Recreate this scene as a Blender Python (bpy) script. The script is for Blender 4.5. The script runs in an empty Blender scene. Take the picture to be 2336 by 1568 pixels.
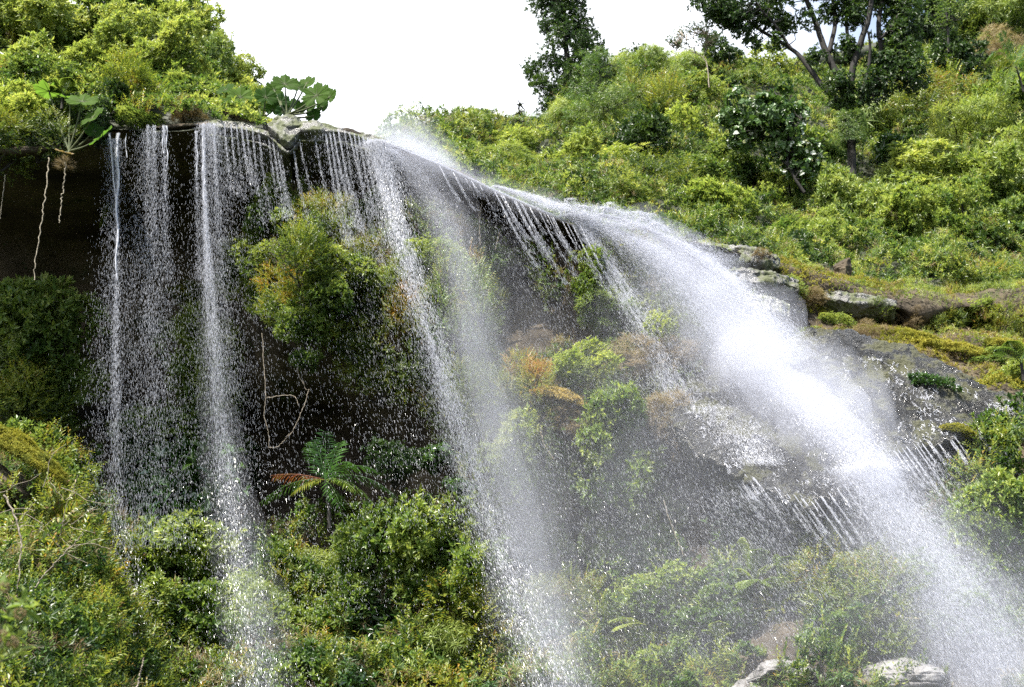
import bpy, math, random
import numpy as np
from mathutils import Vector, Matrix
from mathutils.bvhtree import BVHTree

random.seed(7)
RNG = np.random.default_rng(11)
R_ = math.radians
scn = bpy.context.scene
COL = scn.collection

# ------------------------------------------------------------------ camera
PITCH = R_(20.0)
CAM = np.array([0.0, 0.0, 1.6])
FPX = 3209.0                     # focal length in pixels of a 2336 x 1568 picture
cam_d = bpy.data.cameras.new("camera")
cam = bpy.data.objects.new("camera", cam_d)
COL.objects.link(cam)
cam.location = CAM
cam.rotation_euler = (math.pi / 2 + PITCH, 0, 0)
cam_d.sensor_width = 36
cam_d.lens = 36 * FPX / 2336
cam_d.clip_end = 3000
cam_d.dof.use_dof = True
cam_d.dof.focus_distance = 37
cam_d.dof.aperture_fstop = 1.7
scn.camera = cam

# ------------------------------------------------------------------ sun, sky, exposure
SUN_TO = Vector((-0.30, -0.42, 0.86)).normalized()
sun_d = bpy.data.lights.new("sun", 'SUN')
sun_d.energy = 5.0
sun_d.angle = R_(0.5)
sun_d.color = (1.0, 0.95, 0.86)
sun = bpy.data.objects.new("sun", sun_d)
COL.objects.link(sun)
sun.rotation_euler = SUN_TO.to_track_quat('Z', 'Y').to_euler()
sun['kind'] = 'helper'

world = bpy.data.worlds.new("World")
scn.world = world
world.use_nodes = True
nt = world.node_tree
nt.nodes.clear()
wo = nt.nodes.new('ShaderNodeOutputWorld')
bg = nt.nodes.new('ShaderNodeBackground')
sky = nt.nodes.new('ShaderNodeTexSky')
sky.sky_type = 'NISHITA'
sky.sun_disc = False
sky.sun_elevation = math.asin(SUN_TO.z)
sky.sun_rotation = math.atan2(SUN_TO.x, SUN_TO.y)
bg.inputs[1].default_value = 0.10
tc = nt.nodes.new('ShaderNodeTexCoord')
nz = nt.nodes.new('ShaderNodeTexNoise')
nz.inputs['Scale'].default_value = 2.2
nz.inputs['Detail'].default_value = 6
rp = nt.nodes.new('ShaderNodeValToRGB')
rp.color_ramp.elements[0].position = 0.36
rp.color_ramp.elements[1].position = 0.60
# thin bright cloud bank low in the north-west: thicker to the left of the view
sepw = nt.nodes.new('ShaderNodeSeparateXYZ')
mr = nt.nodes.new('ShaderNodeMapRange')
mr.inputs['From Min'].default_value = 0.42
mr.inputs['From Max'].default_value = -0.02
mr.inputs['To Min'].default_value = -0.44
mr.inputs['To Max'].default_value = 0.36
addw = nt.nodes.new('ShaderNodeMath'); addw.operation = 'ADD'
mixw = nt.nodes.new('ShaderNodeMixRGB')
mixw.inputs[2].default_value = (6.3, 6.5, 6.9, 1)
L = nt.links.new
L(tc.outputs['Generated'], nz.inputs['Vector'])
L(tc.outputs['Generated'], sepw.inputs[0])
L(sepw.outputs['X'], mr.inputs['Value'])
L(nz.outputs['Fac'], addw.inputs[0]); L(mr.outputs[0], addw.inputs[1])
L(addw.outputs[0], rp.inputs[0])
L(rp.outputs[0], mixw.inputs[0]); L(sky.outputs[0], mixw.inputs[1])
L(mixw.outputs[0], bg.inputs[0]); L(bg.outputs[0], wo.inputs[0])

scn.view_settings.view_transform = 'Standard'
scn.view_settings.look = 'None'
scn.view_settings.gamma = 1
scn.view_settings.exposure = 1.6
scn.render.engine = 'CYCLES'
cy = scn.cycles
cy.max_bounces = 6
cy.diffuse_bounces = 3
cy.glossy_bounces = 2
cy.transmission_bounces = 3
cy.volume_bounces = 1
cy.transparent_max_bounces = 64
cy.use_denoising = False
cy.sample_clamp_indirect = 4
cy.caustics_reflective = False
cy.caustics_refractive = False
scn.render.film_transparent = False

# ------------------------------------------------------------------ maths
_cp, _sp = math.cos(PITCH), math.sin(PITCH)


def P(x, y, Y):
    """a point at world depth Y seen at (x, y) of the 2336 x 1568 picture"""
    dx = (x - 1168) / FPX
    dy = (784 - y) / FPX
    d = np.array([dx, _cp - dy * _sp, _sp + dy * _cp])
    return CAM + d * (Y / d[1])


def ray(x, y):
    dx = (x - 1168) / FPX
    dy = (784 - y) / FPX
    d = np.array([dx, _cp - dy * _sp, _sp + dy * _cp])
    return d / np.linalg.norm(d)


def proj(p):
    q = p - CAM
    f = q[:, 1] * _cp + q[:, 2] * _sp
    u = -q[:, 1] * _sp + q[:, 2] * _cp
    return 1168 + FPX * q[:, 0] / f, 784 - FPX * u / f


def _hash(ix, iy, iz):
    h = (ix.astype(np.int64) * 374761393 + iy.astype(np.int64) * 668265263 + iz.astype(np.int64) * 2147483629) & 0xFFFFFFFF
    h = ((h ^ (h >> 13)) * 1274126177) & 0xFFFFFFFF
    h = h ^ (h >> 16)
    return (h & 0xFFFF) / 65535.0


def vnoise(p):
    i = np.floor(p)
    f = p - i
    f = f * f * (3 - 2 * f)
    out = 0
    for a in (0, 1):
        for b in (0, 1):
            for c in (0, 1):
                w = (f[:, 0] if a else 1 - f[:, 0]) * (f[:, 1] if b else 1 - f[:, 1]) * (f[:, 2] if c else 1 - f[:, 2])
                out = out + w * _hash(i[:, 0] + a, i[:, 1] + b, i[:, 2] + c)
    return out


def fbm(p, oct=4):
    s, a, t = 0, 1.0, 0
    for k in range(oct):
        s = s + a * vnoise(p * 2 ** k + 17.3 * k)
        t += a
        a *= 0.5
    return s / t


def unit(v):
    return v / np.maximum(np.linalg.norm(v, axis=-1, keepdims=True), 1e-9)


def rand_dirs(n):
    return unit(RNG.normal(size=(n, 3)))


def catmull(pts, n):
    """pts (K, D) -> (n, D) smooth samples"""
    pts = np.asarray(pts, float)
    K = len(pts)
    t = np.linspace(0, K - 1 - 1e-6, n)
    i = t.astype(int)
    f = (t - i)[:, None]
    p0 = pts[np.maximum(i - 1, 0)]; p1 = pts[i]; p2 = pts[np.minimum(i + 1, K - 1)]; p3 = pts[np.minimum(i + 2, K - 1)]
    return 0.5 * (2 * p1 + (p2 - p0) * f + (2 * p0 - 5 * p1 + 4 * p2 - p3) * f ** 2 + (3 * p1 - p0 - 3 * p2 + p3) * f ** 3)


# ------------------------------------------------------------------ objects
def tag(o, label=None, cat=None, group=None, kind=None):
    if label: o['label'] = label
    if cat: o['category'] = cat
    if group: o['group'] = group
    if kind: o['kind'] = kind
    return o


def empty(name, loc, label, cat, group=None):
    o = bpy.data.objects.new(name, None)
    o.empty_display_size = 0.2
    COL.objects.link(o)
    o.location = loc
    return tag(o, label, cat, group)


def mesh(name, V, F, mat, face_attr=None, smooth=False):
    """V (N,3); F (M,k) array with constant k"""
    V = np.asarray(V, np.float32); F = np.asarray(F, np.int32)
    me = bpy.data.meshes.new(name)
    k = F.shape[1]
    me.vertices.add(len(V)); me.vertices.foreach_set('co', V.ravel())
    me.loops.add(F.size); me.loops.foreach_set('vertex_index', F.ravel())
    me.polygons.add(len(F))
    me.polygons.foreach_set('loop_start', np.arange(0, F.size, k, dtype=np.int32))
    me.polygons.foreach_set('loop_total', np.full(len(F), k, np.int32))
    me.polygons.foreach_set('use_smooth', np.full(len(F), smooth, bool))
    for nm, arr in (face_attr or {}).items():
        at = me.attributes.new(nm, 'FLOAT', 'FACE')
        at.data.foreach_set('value', np.asarray(arr, np.float32))
    me.materials.append(mat)
    me.update(calc_edges=True)
    return me


def obj(name, me, parent=None, loc=None):
    o = bpy.data.objects.new(name, me)
    COL.objects.link(o)
    if parent: o.parent = parent
    if loc is not None: o.location = loc
    return o


class MB:
    """collects pieces of a quad mesh"""
    def __init__(s): s.V = []; s.F = []; s.T = []; s.n = 0

    def add(s, V, F, t=0.5):
        V = np.asarray(V, float); F = np.asarray(F, int)
        s.V.append(V); s.F.append(F + s.n); s.n += len(V)
        s.T.append(np.full(len(F), t) if np.isscalar(t) else np.asarray(t))

    def tube(s, pts, rad, seg=6, n=None, t=0.5, wob=0.0):
        pts = np.asarray(pts, float)
        rad = np.asarray(rad, float) if not np.isscalar(rad) else np.full(len(pts), rad)
        if n:
            q = catmull(np.column_stack([pts, rad]), n); pts, rad = q[:, :3], np.maximum(q[:, 3], 1e-4)
        if wob: pts = pts + (RNG.random(pts.shape) - .5) * wob
        d = unit(np.gradient(pts, axis=0))
        ref = np.array([0.31, 0.9, 0.17])
        a = unit(np.cross(d, ref)); b = np.cross(d, a)
        th = np.linspace(0, 2 * np.pi, seg, endpoint=False)
        V = pts[:, None] + rad[:, None, None] * (np.cos(th)[None, :, None] * a[:, None] + np.sin(th)[None, :, None] * b[:, None])
        n_ = len(pts)
        F = []
        for i in range(n_ - 1):
            for j in range(seg):
                F.append((i * seg + j, i * seg + (j + 1) % seg, (i + 1) * seg + (j + 1) % seg, (i + 1) * seg + j))
        s.add(V.reshape(-1, 3), F, t)

    def build(s, name, mat, parent=None, smooth=True, loc=None):
        me = mesh(name, np.concatenate(s.V), np.concatenate(s.F), mat, {'tint': np.concatenate(s.T)}, smooth)
        return obj(name, me, parent, loc)


# ------------------------------------------------------------------ materials
def new_mat(name):
    m = bpy.data.materials.new(name); m.use_nodes = True
    m.node_tree.nodes.clear()
    return m, m.node_tree


def ramp(nt, stops):
    r = nt.nodes.new('ShaderNodeValToRGB')
    e = r.color_ramp.elements
    while len(e) < len(stops): e.new(0.5)
    for el, (p, c) in zip(e, stops):
        el.position = p; el.color = (*c, 1)
    return r


def leaf_mat(name, stops, rough=0.42, trans=0.38, spec=0.5, boost=1.25):
    m, nt = new_mat(name)
    out = nt.nodes.new('ShaderNodeOutputMaterial')
    at = nt.nodes.new('ShaderNodeAttribute'); at.attribute_name = 'tint'
    oi = nt.nodes.new('ShaderNodeObjectInfo')
    ad = nt.nodes.new('ShaderNodeMath'); ad.operation = 'MULTIPLY_ADD'
    ad.inputs[1].default_value = 0.26; ad.inputs[2].default_value = -0.13
    a2 = nt.nodes.new('ShaderNodeMath'); a2.operation = 'ADD'
    r = ramp(nt, stops)
    pb = nt.nodes.new('ShaderNodeBsdfPrincipled')
    pb.inputs['Roughness'].default_value = rough
    pb.inputs['Specular IOR Level'].default_value = spec
    tr = nt.nodes.new('ShaderNodeBsdfTranslucent')
    mul = nt.nodes.new('ShaderNodeMixRGB'); mul.blend_type = 'MULTIPLY'; mul.inputs[0].default_value = 1
    mul.inputs[2].default_value = (1.5 * boost, 1.45 * boost, 0.9 * boost, 1)
    mx = nt.nodes.new('ShaderNodeMixShader'); mx.inputs[0].default_value = trans
    l = nt.links.new
    l(oi.outputs['Random'], ad.inputs[0]); l(at.outputs['Fac'], a2.inputs[0]); l(ad.outputs[0], a2.inputs[1])
    l(a2.outputs[0], r.inputs[0]); l(r.outputs[0], pb.inputs['Base Color'])
    l(r.outputs[0], mul.inputs[1]); l(mul.outputs[0], tr.inputs['Color'])
    l(pb.outputs[0], mx.inputs[1]); l(tr.outputs[0], mx.inputs[2]); l(mx.outputs[0], out.inputs[0])
    return m


DK = (0.016, 0.040, 0.010)
MG = (0.062, 0.120, 0.026)
LG = (0.160, 0.220, 0.048)
YG = (0.275, 0.320, 0.085)
YL = (0.38, 0.39, 0.110)
OR = (0.30, 0.14, 0.030)
BR = (0.16, 0.095, 0.045)
M = {}
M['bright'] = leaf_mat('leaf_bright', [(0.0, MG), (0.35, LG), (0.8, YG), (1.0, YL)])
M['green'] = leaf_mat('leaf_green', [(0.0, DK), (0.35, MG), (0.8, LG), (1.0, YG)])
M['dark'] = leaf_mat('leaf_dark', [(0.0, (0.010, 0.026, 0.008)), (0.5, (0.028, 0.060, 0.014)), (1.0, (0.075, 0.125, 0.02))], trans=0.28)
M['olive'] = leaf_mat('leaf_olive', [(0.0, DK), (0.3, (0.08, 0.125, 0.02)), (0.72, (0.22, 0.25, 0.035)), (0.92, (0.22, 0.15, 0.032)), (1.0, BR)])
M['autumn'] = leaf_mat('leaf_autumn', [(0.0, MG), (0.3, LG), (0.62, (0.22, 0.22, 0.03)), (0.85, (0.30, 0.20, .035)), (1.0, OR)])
M['glossy'] = leaf_mat('leaf_glossy', [(0.0, DK), (0.5, (0.035, 0.085, 0.018)), (1.0, (0.09, 0.16, 0.03))], rough=0.24, trans=0.2, spec=0.9)
M['pale'] = leaf_mat('leaf_pale', [(0.0, (0.03, 0.07, 0.02)), (0.72, (0.07, 0.13, 0.03)), (0.74, (0.42, 0.46, 0.40)), (1.0, (0.55, 0.58, 0.52))], rough=0.4, trans=0.2)
M['dry'] = leaf_mat('leaf_dry', [(0.0, (0.07, 0.05, 0.025)), (0.5, (0.20, 0.15, 0.08)), (1.0, (0.36, 0.30, 0.17))], rough=0.7, trans=0.3, boost=0.9)
M['giant'] = leaf_mat('leaf_giant', [(0.0, (0.018, 0.055, 0.010)), (1.0, (0.085, 0.15, 0.025))], rough=0.65, trans=0.6, spec=0.12)
M['palm'] = leaf_mat('leaf_palm', [(0.0, (0.02, 0.06, 0.015)), (0.6, (0.05, 0.12, 0.02)), (0.85, (0.16, 0.18, 0.03)), (1.0, (0.16, 0.05, 0.022))], rough=0.35, trans=0.3)
M['moss'] = leaf_mat('moss_green', [(0.0, (0.09, 0.11, 0.02)), (0.5, (0.24, 0.24, 0.035)), (1.0, (0.38, 0.33, 0.06))], rough=0.8, trans=0.3, spec=0.2, boost=0.9)
M['straw'] = leaf_mat('moss_straw', [(0.0, (0.26, 0.19, 0.06)), (1.0, (0.50, 0.40, 0.14))], rough=0.8, trans=0.3, boost=0.8)


def bark(name, c1, c2, rough=0.85, scale=14):
    m, nt = new_mat(name)
    out = nt.nodes.new('ShaderNodeOutputMaterial')
    t = nt.nodes.new('ShaderNodeTexCoord')
    n = nt.nodes.new('ShaderNodeTexNoise'); n.inputs['Scale'].default_value = scale; n.inputs['Detail'].default_value = 6
    r = ramp(nt, [(0.35, c1), (0.65, c2)])
    pb = nt.nodes.new('ShaderNodeBsdfPrincipled'); pb.inputs['Roughness'].default_value = rough
    bu = nt.nodes.new('ShaderNodeBump'); bu.inputs['Strength'].default_value = 0.6; bu.inputs['Distance'].default_value = 0.03
    l = nt.links.new
    l(t.outputs['Object'], n.inputs['Vector']); l(n.outputs['Fac'], r.inputs[0]); l(r.outputs[0], pb.inputs['Base Color'])
    l(n.outputs['Fac'], bu.inputs['Height']); l(bu.outputs[0], pb.inputs['Normal']); l(pb.outputs[0], out.inputs[0])
    return m


M['bark'] = bark('bark_dark', (0.004, 0.0035, 0.003), (0.014, 0.012, 0.009))  # near-black: the shade under the crown is put into the bark colour
M['twig'] = bark('twig_pale', (0.12, 0.10, 0.075), (0.28, 0.24, 0.19))
M['stalk'] = bark('stalk_green', (0.03, 0.045, 0.015), (0.07, 0.08, 0.03))
M['root'] = bark('root_bark', (0.10, 0.085, 0.06), (0.26, 0.23, 0.17))


def rock_mat(name, stops, rough=(0.5, 0.9), scale=0.6, bump=0.6, bdist=0.15, stretch=(1, 1, 1), moss=None, moss_lo=0.52, moss_hi=0.6, spec=0.5, fine=9.0, mscale=0.5, up=0.0):
    m, nt = new_mat(name)
    N = nt.nodes.new; l = nt.links.new
    out = N('ShaderNodeOutputMaterial')
    t = N('ShaderNodeTexCoord'); mp = N('ShaderNodeMapping'); mp.inputs['Scale'].default_value = stretch
    n = N('ShaderNodeTexNoise'); n.inputs['Scale'].default_value = scale; n.inputs['Detail'].default_value = 9; n.inputs['Roughness'].default_value = 0.62
    n2 = N('ShaderNodeTexNoise'); n2.inputs['Scale'].default_value = fine; n2.inputs['Detail'].default_value = 8; n2.inputs['Roughness'].default_value = 0.7
    r = ramp(nt, stops)
    pb = N('ShaderNodeBsdfPrincipled'); pb.inputs['Specular IOR Level'].default_value = spec
    mr = N('ShaderNodeMapRange'); mr.inputs['From Min'].default_value = 0.35; mr.inputs['From Max'].default_value = 0.65
    mr.inputs['To Min'].default_value = rough[0]; mr.inputs['To Max'].default_value = rough[1]
    mixn = N('ShaderNodeMath'); mixn.operation = 'MULTIPLY_ADD'; mixn.inputs[1].default_value = 0.45
    bu = N('ShaderNodeBump'); bu.inputs['Strength'].default_value = bump; bu.inputs['Distance'].default_value = bdist
    l(t.outputs['Object'], mp.inputs[0]); l(mp.outputs[0], n.inputs['Vector']); l(mp.outputs[0], n2.inputs['Vector'])
    l(n2.outputs['Fac'], mixn.inputs[0]); l(n.outputs['Fac'], mixn.inputs[2])
    l(mixn.outputs[0], bu.inputs['Height']); l(bu.outputs[0], pb.inputs['Normal'])
    l(n.outputs['Fac'], r.inputs[0])
    l(n2.outputs['Fac'], mr.inputs['Value'])
    if moss:
        n3 = N('ShaderNodeTexNoise'); n3.inputs['Scale'].default_value = mscale; n3.inputs['Detail'].default_value = 7; n3.inputs['Roughness'].default_value = 0.65
        l(t.outputs['Object'], n3.inputs['Vector'])
        src = n3.outputs['Fac']
        if up:
            g = N('ShaderNodeNewGeometry'); sx = N('ShaderNodeSeparateXYZ'); ma = N('ShaderNodeMath'); ma.operation = 'MULTIPLY_ADD'; ma.inputs[1].default_value = up
            l(g.outputs['Normal'], sx.inputs[0]); l(sx.outputs['Z'], ma.inputs[0]); l(src, ma.inputs[2]); src = ma.outputs[0]
        r3 = ramp(nt, [(moss_lo, (0, 0, 0)), (moss_hi, (1, 1, 1))])
        mc = N('ShaderNodeMixRGB'); mc.inputs[2].default_value = (*moss, 1)
        mro = N('ShaderNodeMixRGB'); mro.inputs[2].default_value = (0.85, 0.85, 0.85, 1)
        l(src, r3.inputs[0]); l(r3.outputs[0], mc.inputs[0]); l(r.outputs[0], mc.inputs[1]); l(mc.outputs[0], pb.inputs['Base Color'])
        l(r3.outputs[0], mro.inputs[0]); l(mr.outputs[0], mro.inputs[1]); l(mro.outputs[0], pb.inputs['Roughness'])
    else:
        l(r.outputs[0], pb.inputs['Base Color']); l(mr.outputs[0], pb.inputs['Roughness'])
    l(pb.outputs[0], out.inputs[0])
    return m


M['cliff'] = rock_mat('cliff_rock', [(0.3, (0.012, 0.010, 0.008)), (0.5, (0.070, 0.056, 0.040)), (0.68, (0.17, 0.135, 0.095))], scale=0.5, spec=0.15, bump=0.8, bdist=0.3, moss=(0.018, 0.026, 0.009), moss_lo=0.55, moss_hi=0.68)
M['soil'] = rock_mat('hill_soil', [(0.3, (0.010, 0.014, 0.006)), (0.7, (0.03, 0.035, 0.014))], scale=2.0)
M['wet'] = rock_mat('wet_rock', [(0.3, (0.015, 0.015, 0.016)), (0.5, (0.05, 0.05, 0.05)), (0.7, (0.11, 0.11, 0.11))], rough=(0.10, 0.42), scale=0.9, bump=1.0, bdist=1.0, stretch=(1.2, 0.7, 0.9), moss=(0.060, 0.062, 0.012), moss_lo=0.50, moss_hi=0.57, spec=1.0, fine=7.0, mscale=1.1)
M['lip'] = rock_mat('lip_rock', [(0.3, (0.02, 0.02, 0.017)), (0.5, (0.05, 0.048, 0.044)), (0.7, (0.12, 0.118, 0.11))], rough=(0.2, 0.5), scale=1.6, bump=1.0, bdist=0.12, moss=(0.05, 0.06, 0.016), moss_lo=0.46, moss_hi=0.56, spec=0.9, mscale=2.4)
M['boulder'] = rock_mat('boulder_rock', [(0.3, (0.07, 0.065, 0.065)), (0.5, (0.16, 0.155, 0.155)), (0.7, (0.26, 0.255, 0.255))], rough=(0.35, 0.7), scale=1.2, bump=0.8, bdist=0.1, spec=0.6, fine=10)


def water_mat(name, trans=0.45, alb=0.9, tint=(1, 1, 1)):
    m, nt = new_mat(name)
    N = nt.nodes.new; l = nt.links.new
    out = N('ShaderNodeOutputMaterial')
    d = N('ShaderNodeBsdfDiffuse'); d.inputs[0].default_value = (alb * tint[0], alb * tint[1], alb * tint[2], 1)
    t = N('ShaderNodeBsdfTranslucent'); t.inputs[0].default_value = (alb * tint[0], alb * tint[1], alb * tint[2], 1)
    g = N('ShaderNodeBsdfGlossy'); g.inputs['Roughness'].default_value = 0.25
    a = N('ShaderNodeMixShader'); a.inputs[0].default_value = trans
    b = N('ShaderNodeMixShader'); b.inputs[0].default_value = 0.08
    l(d.outputs[0], a.inputs[1]); l(t.outputs[0], a.inputs[2]); l(a.outputs[0], b.inputs[1]); l(g.outputs[0], b.inputs[2]); l(b.outputs[0], out.inputs[0])
    return m


M['drop'] = water_mat('water_drop', 0.5, 0.76, (0.90, 0.92, 1.0))


def mist_mat(name, density):
    m, nt = new_mat(name)
    out = nt.nodes.new('ShaderNodeOutputMaterial')
    v = nt.nodes.new('ShaderNodeVolumePrincipled')
    v.inputs['Color'].default_value = (0.86, 0.885, 1.0, 1)
    v.inputs['Density'].default_value = density
    v.inputs['Anisotropy'].default_value = 0.15
    nt.links.new(v.outputs[0], out.inputs['Volume'])
    return m


# ------------------------------------------------------------------ terrain
SURF = []          # (V, F) of the surfaces plants may root on


def loft(name, cols, nx, ny, mat, amp=0.3, freq=0.5, plateau=True, kind=None, amp2=0.0, add_surf=True, back=12):
    ctrl = []
    for x, rows in cols:
        c = [P(x, y, Y) for (y, Y) in rows]
        if plateau:
            b = c[0] + np.array([0, 2.5, 0.25]); bb = c[0] + np.array([0, back, 0.3])
            c = [bb, b] + c
        ctrl.append(c)
    ctrl = np.array(ctrl)
    C, R, _ = ctrl.shape
    # resample rows then columns
    a = np.array([catmull(ctrl[i], ny) for i in range(C)])          # C, ny, 3
    g = np.array([catmull(a[:, j], nx) for j in range(ny)])         # ny, nx, 3
    du = np.gradient(g, axis=1); dv = np.gradient(g, axis=0)
    n = unit(np.cross(du, dv))
    pf = g.reshape(-1, 3)
    h = (fbm(pf * freq, 5) - 0.5) * 2 * amp
    if amp2: h += (fbm(pf * freq * 6 + 9, 3) - 0.5) * 2 * amp2
    g = g + n * h.reshape(ny, nx, 1)
    V = g.reshape(-1, 3)
    i = np.arange(ny - 1)[:, None] * nx + np.arange(nx - 1)[None]
    i = i.ravel()
    F = np.column_stack([i, i + 1, i + nx + 1, i + nx])
    me = mesh(name, V, F, mat, None, True)
    o = obj(name, me)
    if kind: o['kind'] = kind
    if add_surf: SURF.append((V, F))
    return o, V, F


L37 = 37.0
cliff_cols = [
    (-420, [(345, 36.5), (365, 38.5), (470, 41.5), (620, 42.5), (800, 43), (950, 42.5), (1080, 40), (1200, 35.5), (1350, 31), (1500, 27.5), (1700, 24)]),
    (0, [(345, 36.5), (365, 38.5), (470, 42), (620, 43), (800, 43.5), (950, 43), (1080, 40), (1200, 35), (1350, 31), (1500, 27.5), (1700, 24)]),
    (150, [(330, 36.6), (350, 39), (470, 42.5), (620, 44), (800, 45), (1000, 44.5), (1150, 42), (1260, 38.7), (1370, 35.46), (1500, 32.86), (1700, 28.95)]),
    (270, [(300, 37), (322, 39.5), (450, 42.8), (620, 44), (800, 45), (1000, 45), (1180, 43), (1290, 42), (1390, 40.3), (1500, 38.8), (1700, 35)]),
    (420, [(286, 37), (306, 39.5), (450, 42.8), (620, 44), (800, 45), (1000, 45), (1180, 43.5), (1300, 42), (1400, 40.3), (1510, 38.8), (1700, 35)]),
    (520, [(284, 37), (304, 39.5), (450, 42.5), (620, 42.5), (800, 43.5), (1000, 45.5), (1180, 44), (1310, 42), (1410, 40.3), (1520, 38.8), (1700, 35)]),
    (620, [(303, 37), (325, 39.5), (450, 40), (600, 38.6), (780, 39.8), (1000, 45.5), (1180, 44), (1310, 42), (1410, 40.3), (1520, 38.8), (1700, 35)]),
    (660, [(322, 37), (342, 39.5), (460, 38.6), (600, 38), (780, 39.2), (1000, 45.5), (1180, 44), (1310, 42), (1410, 40.3), (1520, 38.8), (1700, 35)]),
    (700, [(298, 37), (320, 39.5), (450, 38.6), (600, 37.9), (780, 38.8), (1000, 45.5), (1180, 44), (1310, 42), (1410, 40.3), (1520, 38.8), (1700, 35)]),
    (780, [(299, 37), (321, 39.5), (450, 38.8), (600, 38), (800, 38.6), (1000, 45), (1180, 44), (1310, 42), (1410, 40.3), (1520, 38.8), (1700, 35)]),
    (860, [(322, 37), (345, 39.5), (460, 39), (620, 38.2), (820, 38.6), (1000, 43), (1150, 43.5), (1300, 42), (1410, 40.3), (1520, 38.8), (1700, 35)]),
    (1000, [(376, 37), (398, 39), (500, 38.4), (650, 37.7), (800, 37.7), (950, 38.6), (1100, 39.2), (1250, 39.3), (1400, 38.6), (1520, 37.9), (1700, 35)]),
    (1150, [(447, 37.2), (468, 39), (560, 39.4), (680, 39.8), (800, 38.4), (950, 37.8), (1100, 38.2), (1250, 39.3), (1400, 38.6), (1520, 37.9), (1700, 35)]),
    (1300, [(512, 37.6), (534, 39.5), (600, 38.3), (700, 38.5), (800, 38.6), (920, 37.4), (1080, 37.9), (1250, 39.3), (1400, 38.6), (1520, 37.9), (1700, 35)]),
    (1450, [(536, 38.2), (560, 40), (620, 38.7), (720, 38.4), (820, 38.2), (920, 37.5), (1080, 38), (1250, 39.3), (1400, 38.6), (1520, 37.9), (1700, 35)]),
    (1600, [(558, 39.5), (590, 40.5), (650, 39.6), (740, 39), (840, 38.2), (930, 37.8), (1080, 38.5), (1250, 38.05), (1400, 36.75), (1510, 35.9), (1700, 33.5)]),
    (1780, [(600, 42), (630, 41.8), (680, 41.6), (750, 41), (850, 39.6), (960, 39.4), (1100, 39), (1250, 36.8), (1390, 34.9), (1500, 33.9), (1700, 32)]),
    (2000, [(664, 43.5), (690, 42.4), (722, 43.6), (772, 41), (860, 39.6), (980, 39.2), (1100, 38.5), (1250, 36.8), (1390, 34.9), (1490, 33.9), (1700, 32)]),
    (2100, [(658, 43.75), (703, 42.4), (756, 42.7), (791, 40.8), (858, 39.1), (970, 38.2), (1100, 37), (1250, 35.9), (1390, 34.9), (1495, 33.9), (1700, 32)]),
    (2200, [(668, 44), (700, 43), (738, 44.2), (790, 40.6), (868, 39.2), (960, 37.2), (1100, 35.5), (1250, 35), (1390, 34.9), (1500, 33.9), (1700, 32)]),
    (2300, [(665, 44), (696, 43.1), (770, 43), (809, 40.5), (902, 38.2), (980, 36.3), (1110, 35), (1250, 35), (1390, 34.9), (1500, 33.9), (1700, 32)]),
    (2400, [(650, 44), (720, 42.8), (770, 43.8), (840, 40), (920, 38), (1000, 35.4), (1120, 34.5), (1250, 35), (1390, 34.9), (1500, 33.9), (1700, 32)]),
    (2800, [(640, 44), (720, 42.8), (770, 42.6), (840, 40), (920, 37), (1000, 35), (1120, 34), (1250, 35), (1390, 34.9), (1500, 33.9), (1700, 32)]),
]
loft('cliff', cliff_cols, 420, 260, M['cliff'], amp=0.22, freq=0.55, kind='structure', amp2=0.05)

hill_cols = []
for x, ry, rY in [(840, 420, 60), (930, 345, 62), (1050, 335, 64), (1200, 318, 66), (1290, 262, 70), (1400, 190, 74), (1550, 196, 76), (1700, 190, 78),
                  (1800, 178, 80), (1950, 150, 82), (2100, 120, 84), (2250, 60, 86), (2400, -10, 88), (2800, -160, 90)]:
    by = np.interp(x, [840, 1000, 1300, 1600, 1780, 2000, 2336, 2800], [460, 500, 600, 640, 690, 700, 700, 700])
    rows = []
    for k, f in enumerate([0, 0.12, 0.3, 0.5, 0.7, 0.88, 1.0]):
        rows.append((ry + (by - ry) * f, rY + (47.5 - rY) * (f ** 0.8)))
    hill_cols.append((x, rows))
loft('hillside', hill_cols, 160, 110, M['soil'], amp=1.2, freq=0.16, kind='structure', back=40)

left_cols = []
for x, ry in [(-500, -260), (-200, -140), (0, 0), (110, 60), (175, 90), (240, 70), (320, 30), (400, 50), (450, 110), (490, 170), (540, 232), (600, 262)]:
    by = np.interp(x, [-500, 0, 250, 600], [340, 335, 296, 292])
    rows = [(ry + (by - ry) * f, 45 + (36.9 - 45) * f ** 0.9) for f in (0, 0.2, 0.4, 0.6, 0.8, 1.0)]
    left_cols.append((x, rows))
loft('hilltop', left_cols, 90, 60, M['soil'], amp=0.35, freq=0.4, kind='structure', back=25)

# ground to the horizon
gx = np.linspace(-1, 1, 60); gx = np.sign(gx) * np.abs(gx) ** 3 * 900
gy = gx
GX, GY = np.meshgrid(gx, gy)
gp = np.column_stack([GX.ravel(), GY.ravel(), np.zeros(GX.size)])
gp[:, 2] = (fbm(gp * 0.05, 3) - 0.5) * 0.8
i = (np.arange(59)[:, None] * 60 + np.arange(59)[None]).ravel()
o = obj('ground', mesh('ground', gp, np.column_stack([i, i + 1, i + 61, i + 60]), M['soil'], None, True))
o['kind'] = 'structure'

TV = []; TF = []; nb = 0
for V, F in SURF:
    TV.append(V); TF.append(F + nb); nb += len(V)
TV = np.concatenate(TV); TF = np.concatenate(TF)
BVH = BVHTree.FromPolygons([tuple(v) for v in TV], [tuple(f) for f in TF])


def hit(x, y):
    d = ray(x, y)
    h = BVH.ray_cast(Vector(CAM), Vector(d), 400)
    if h[0] is None: return None
    return np.array(h[0])


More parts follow.
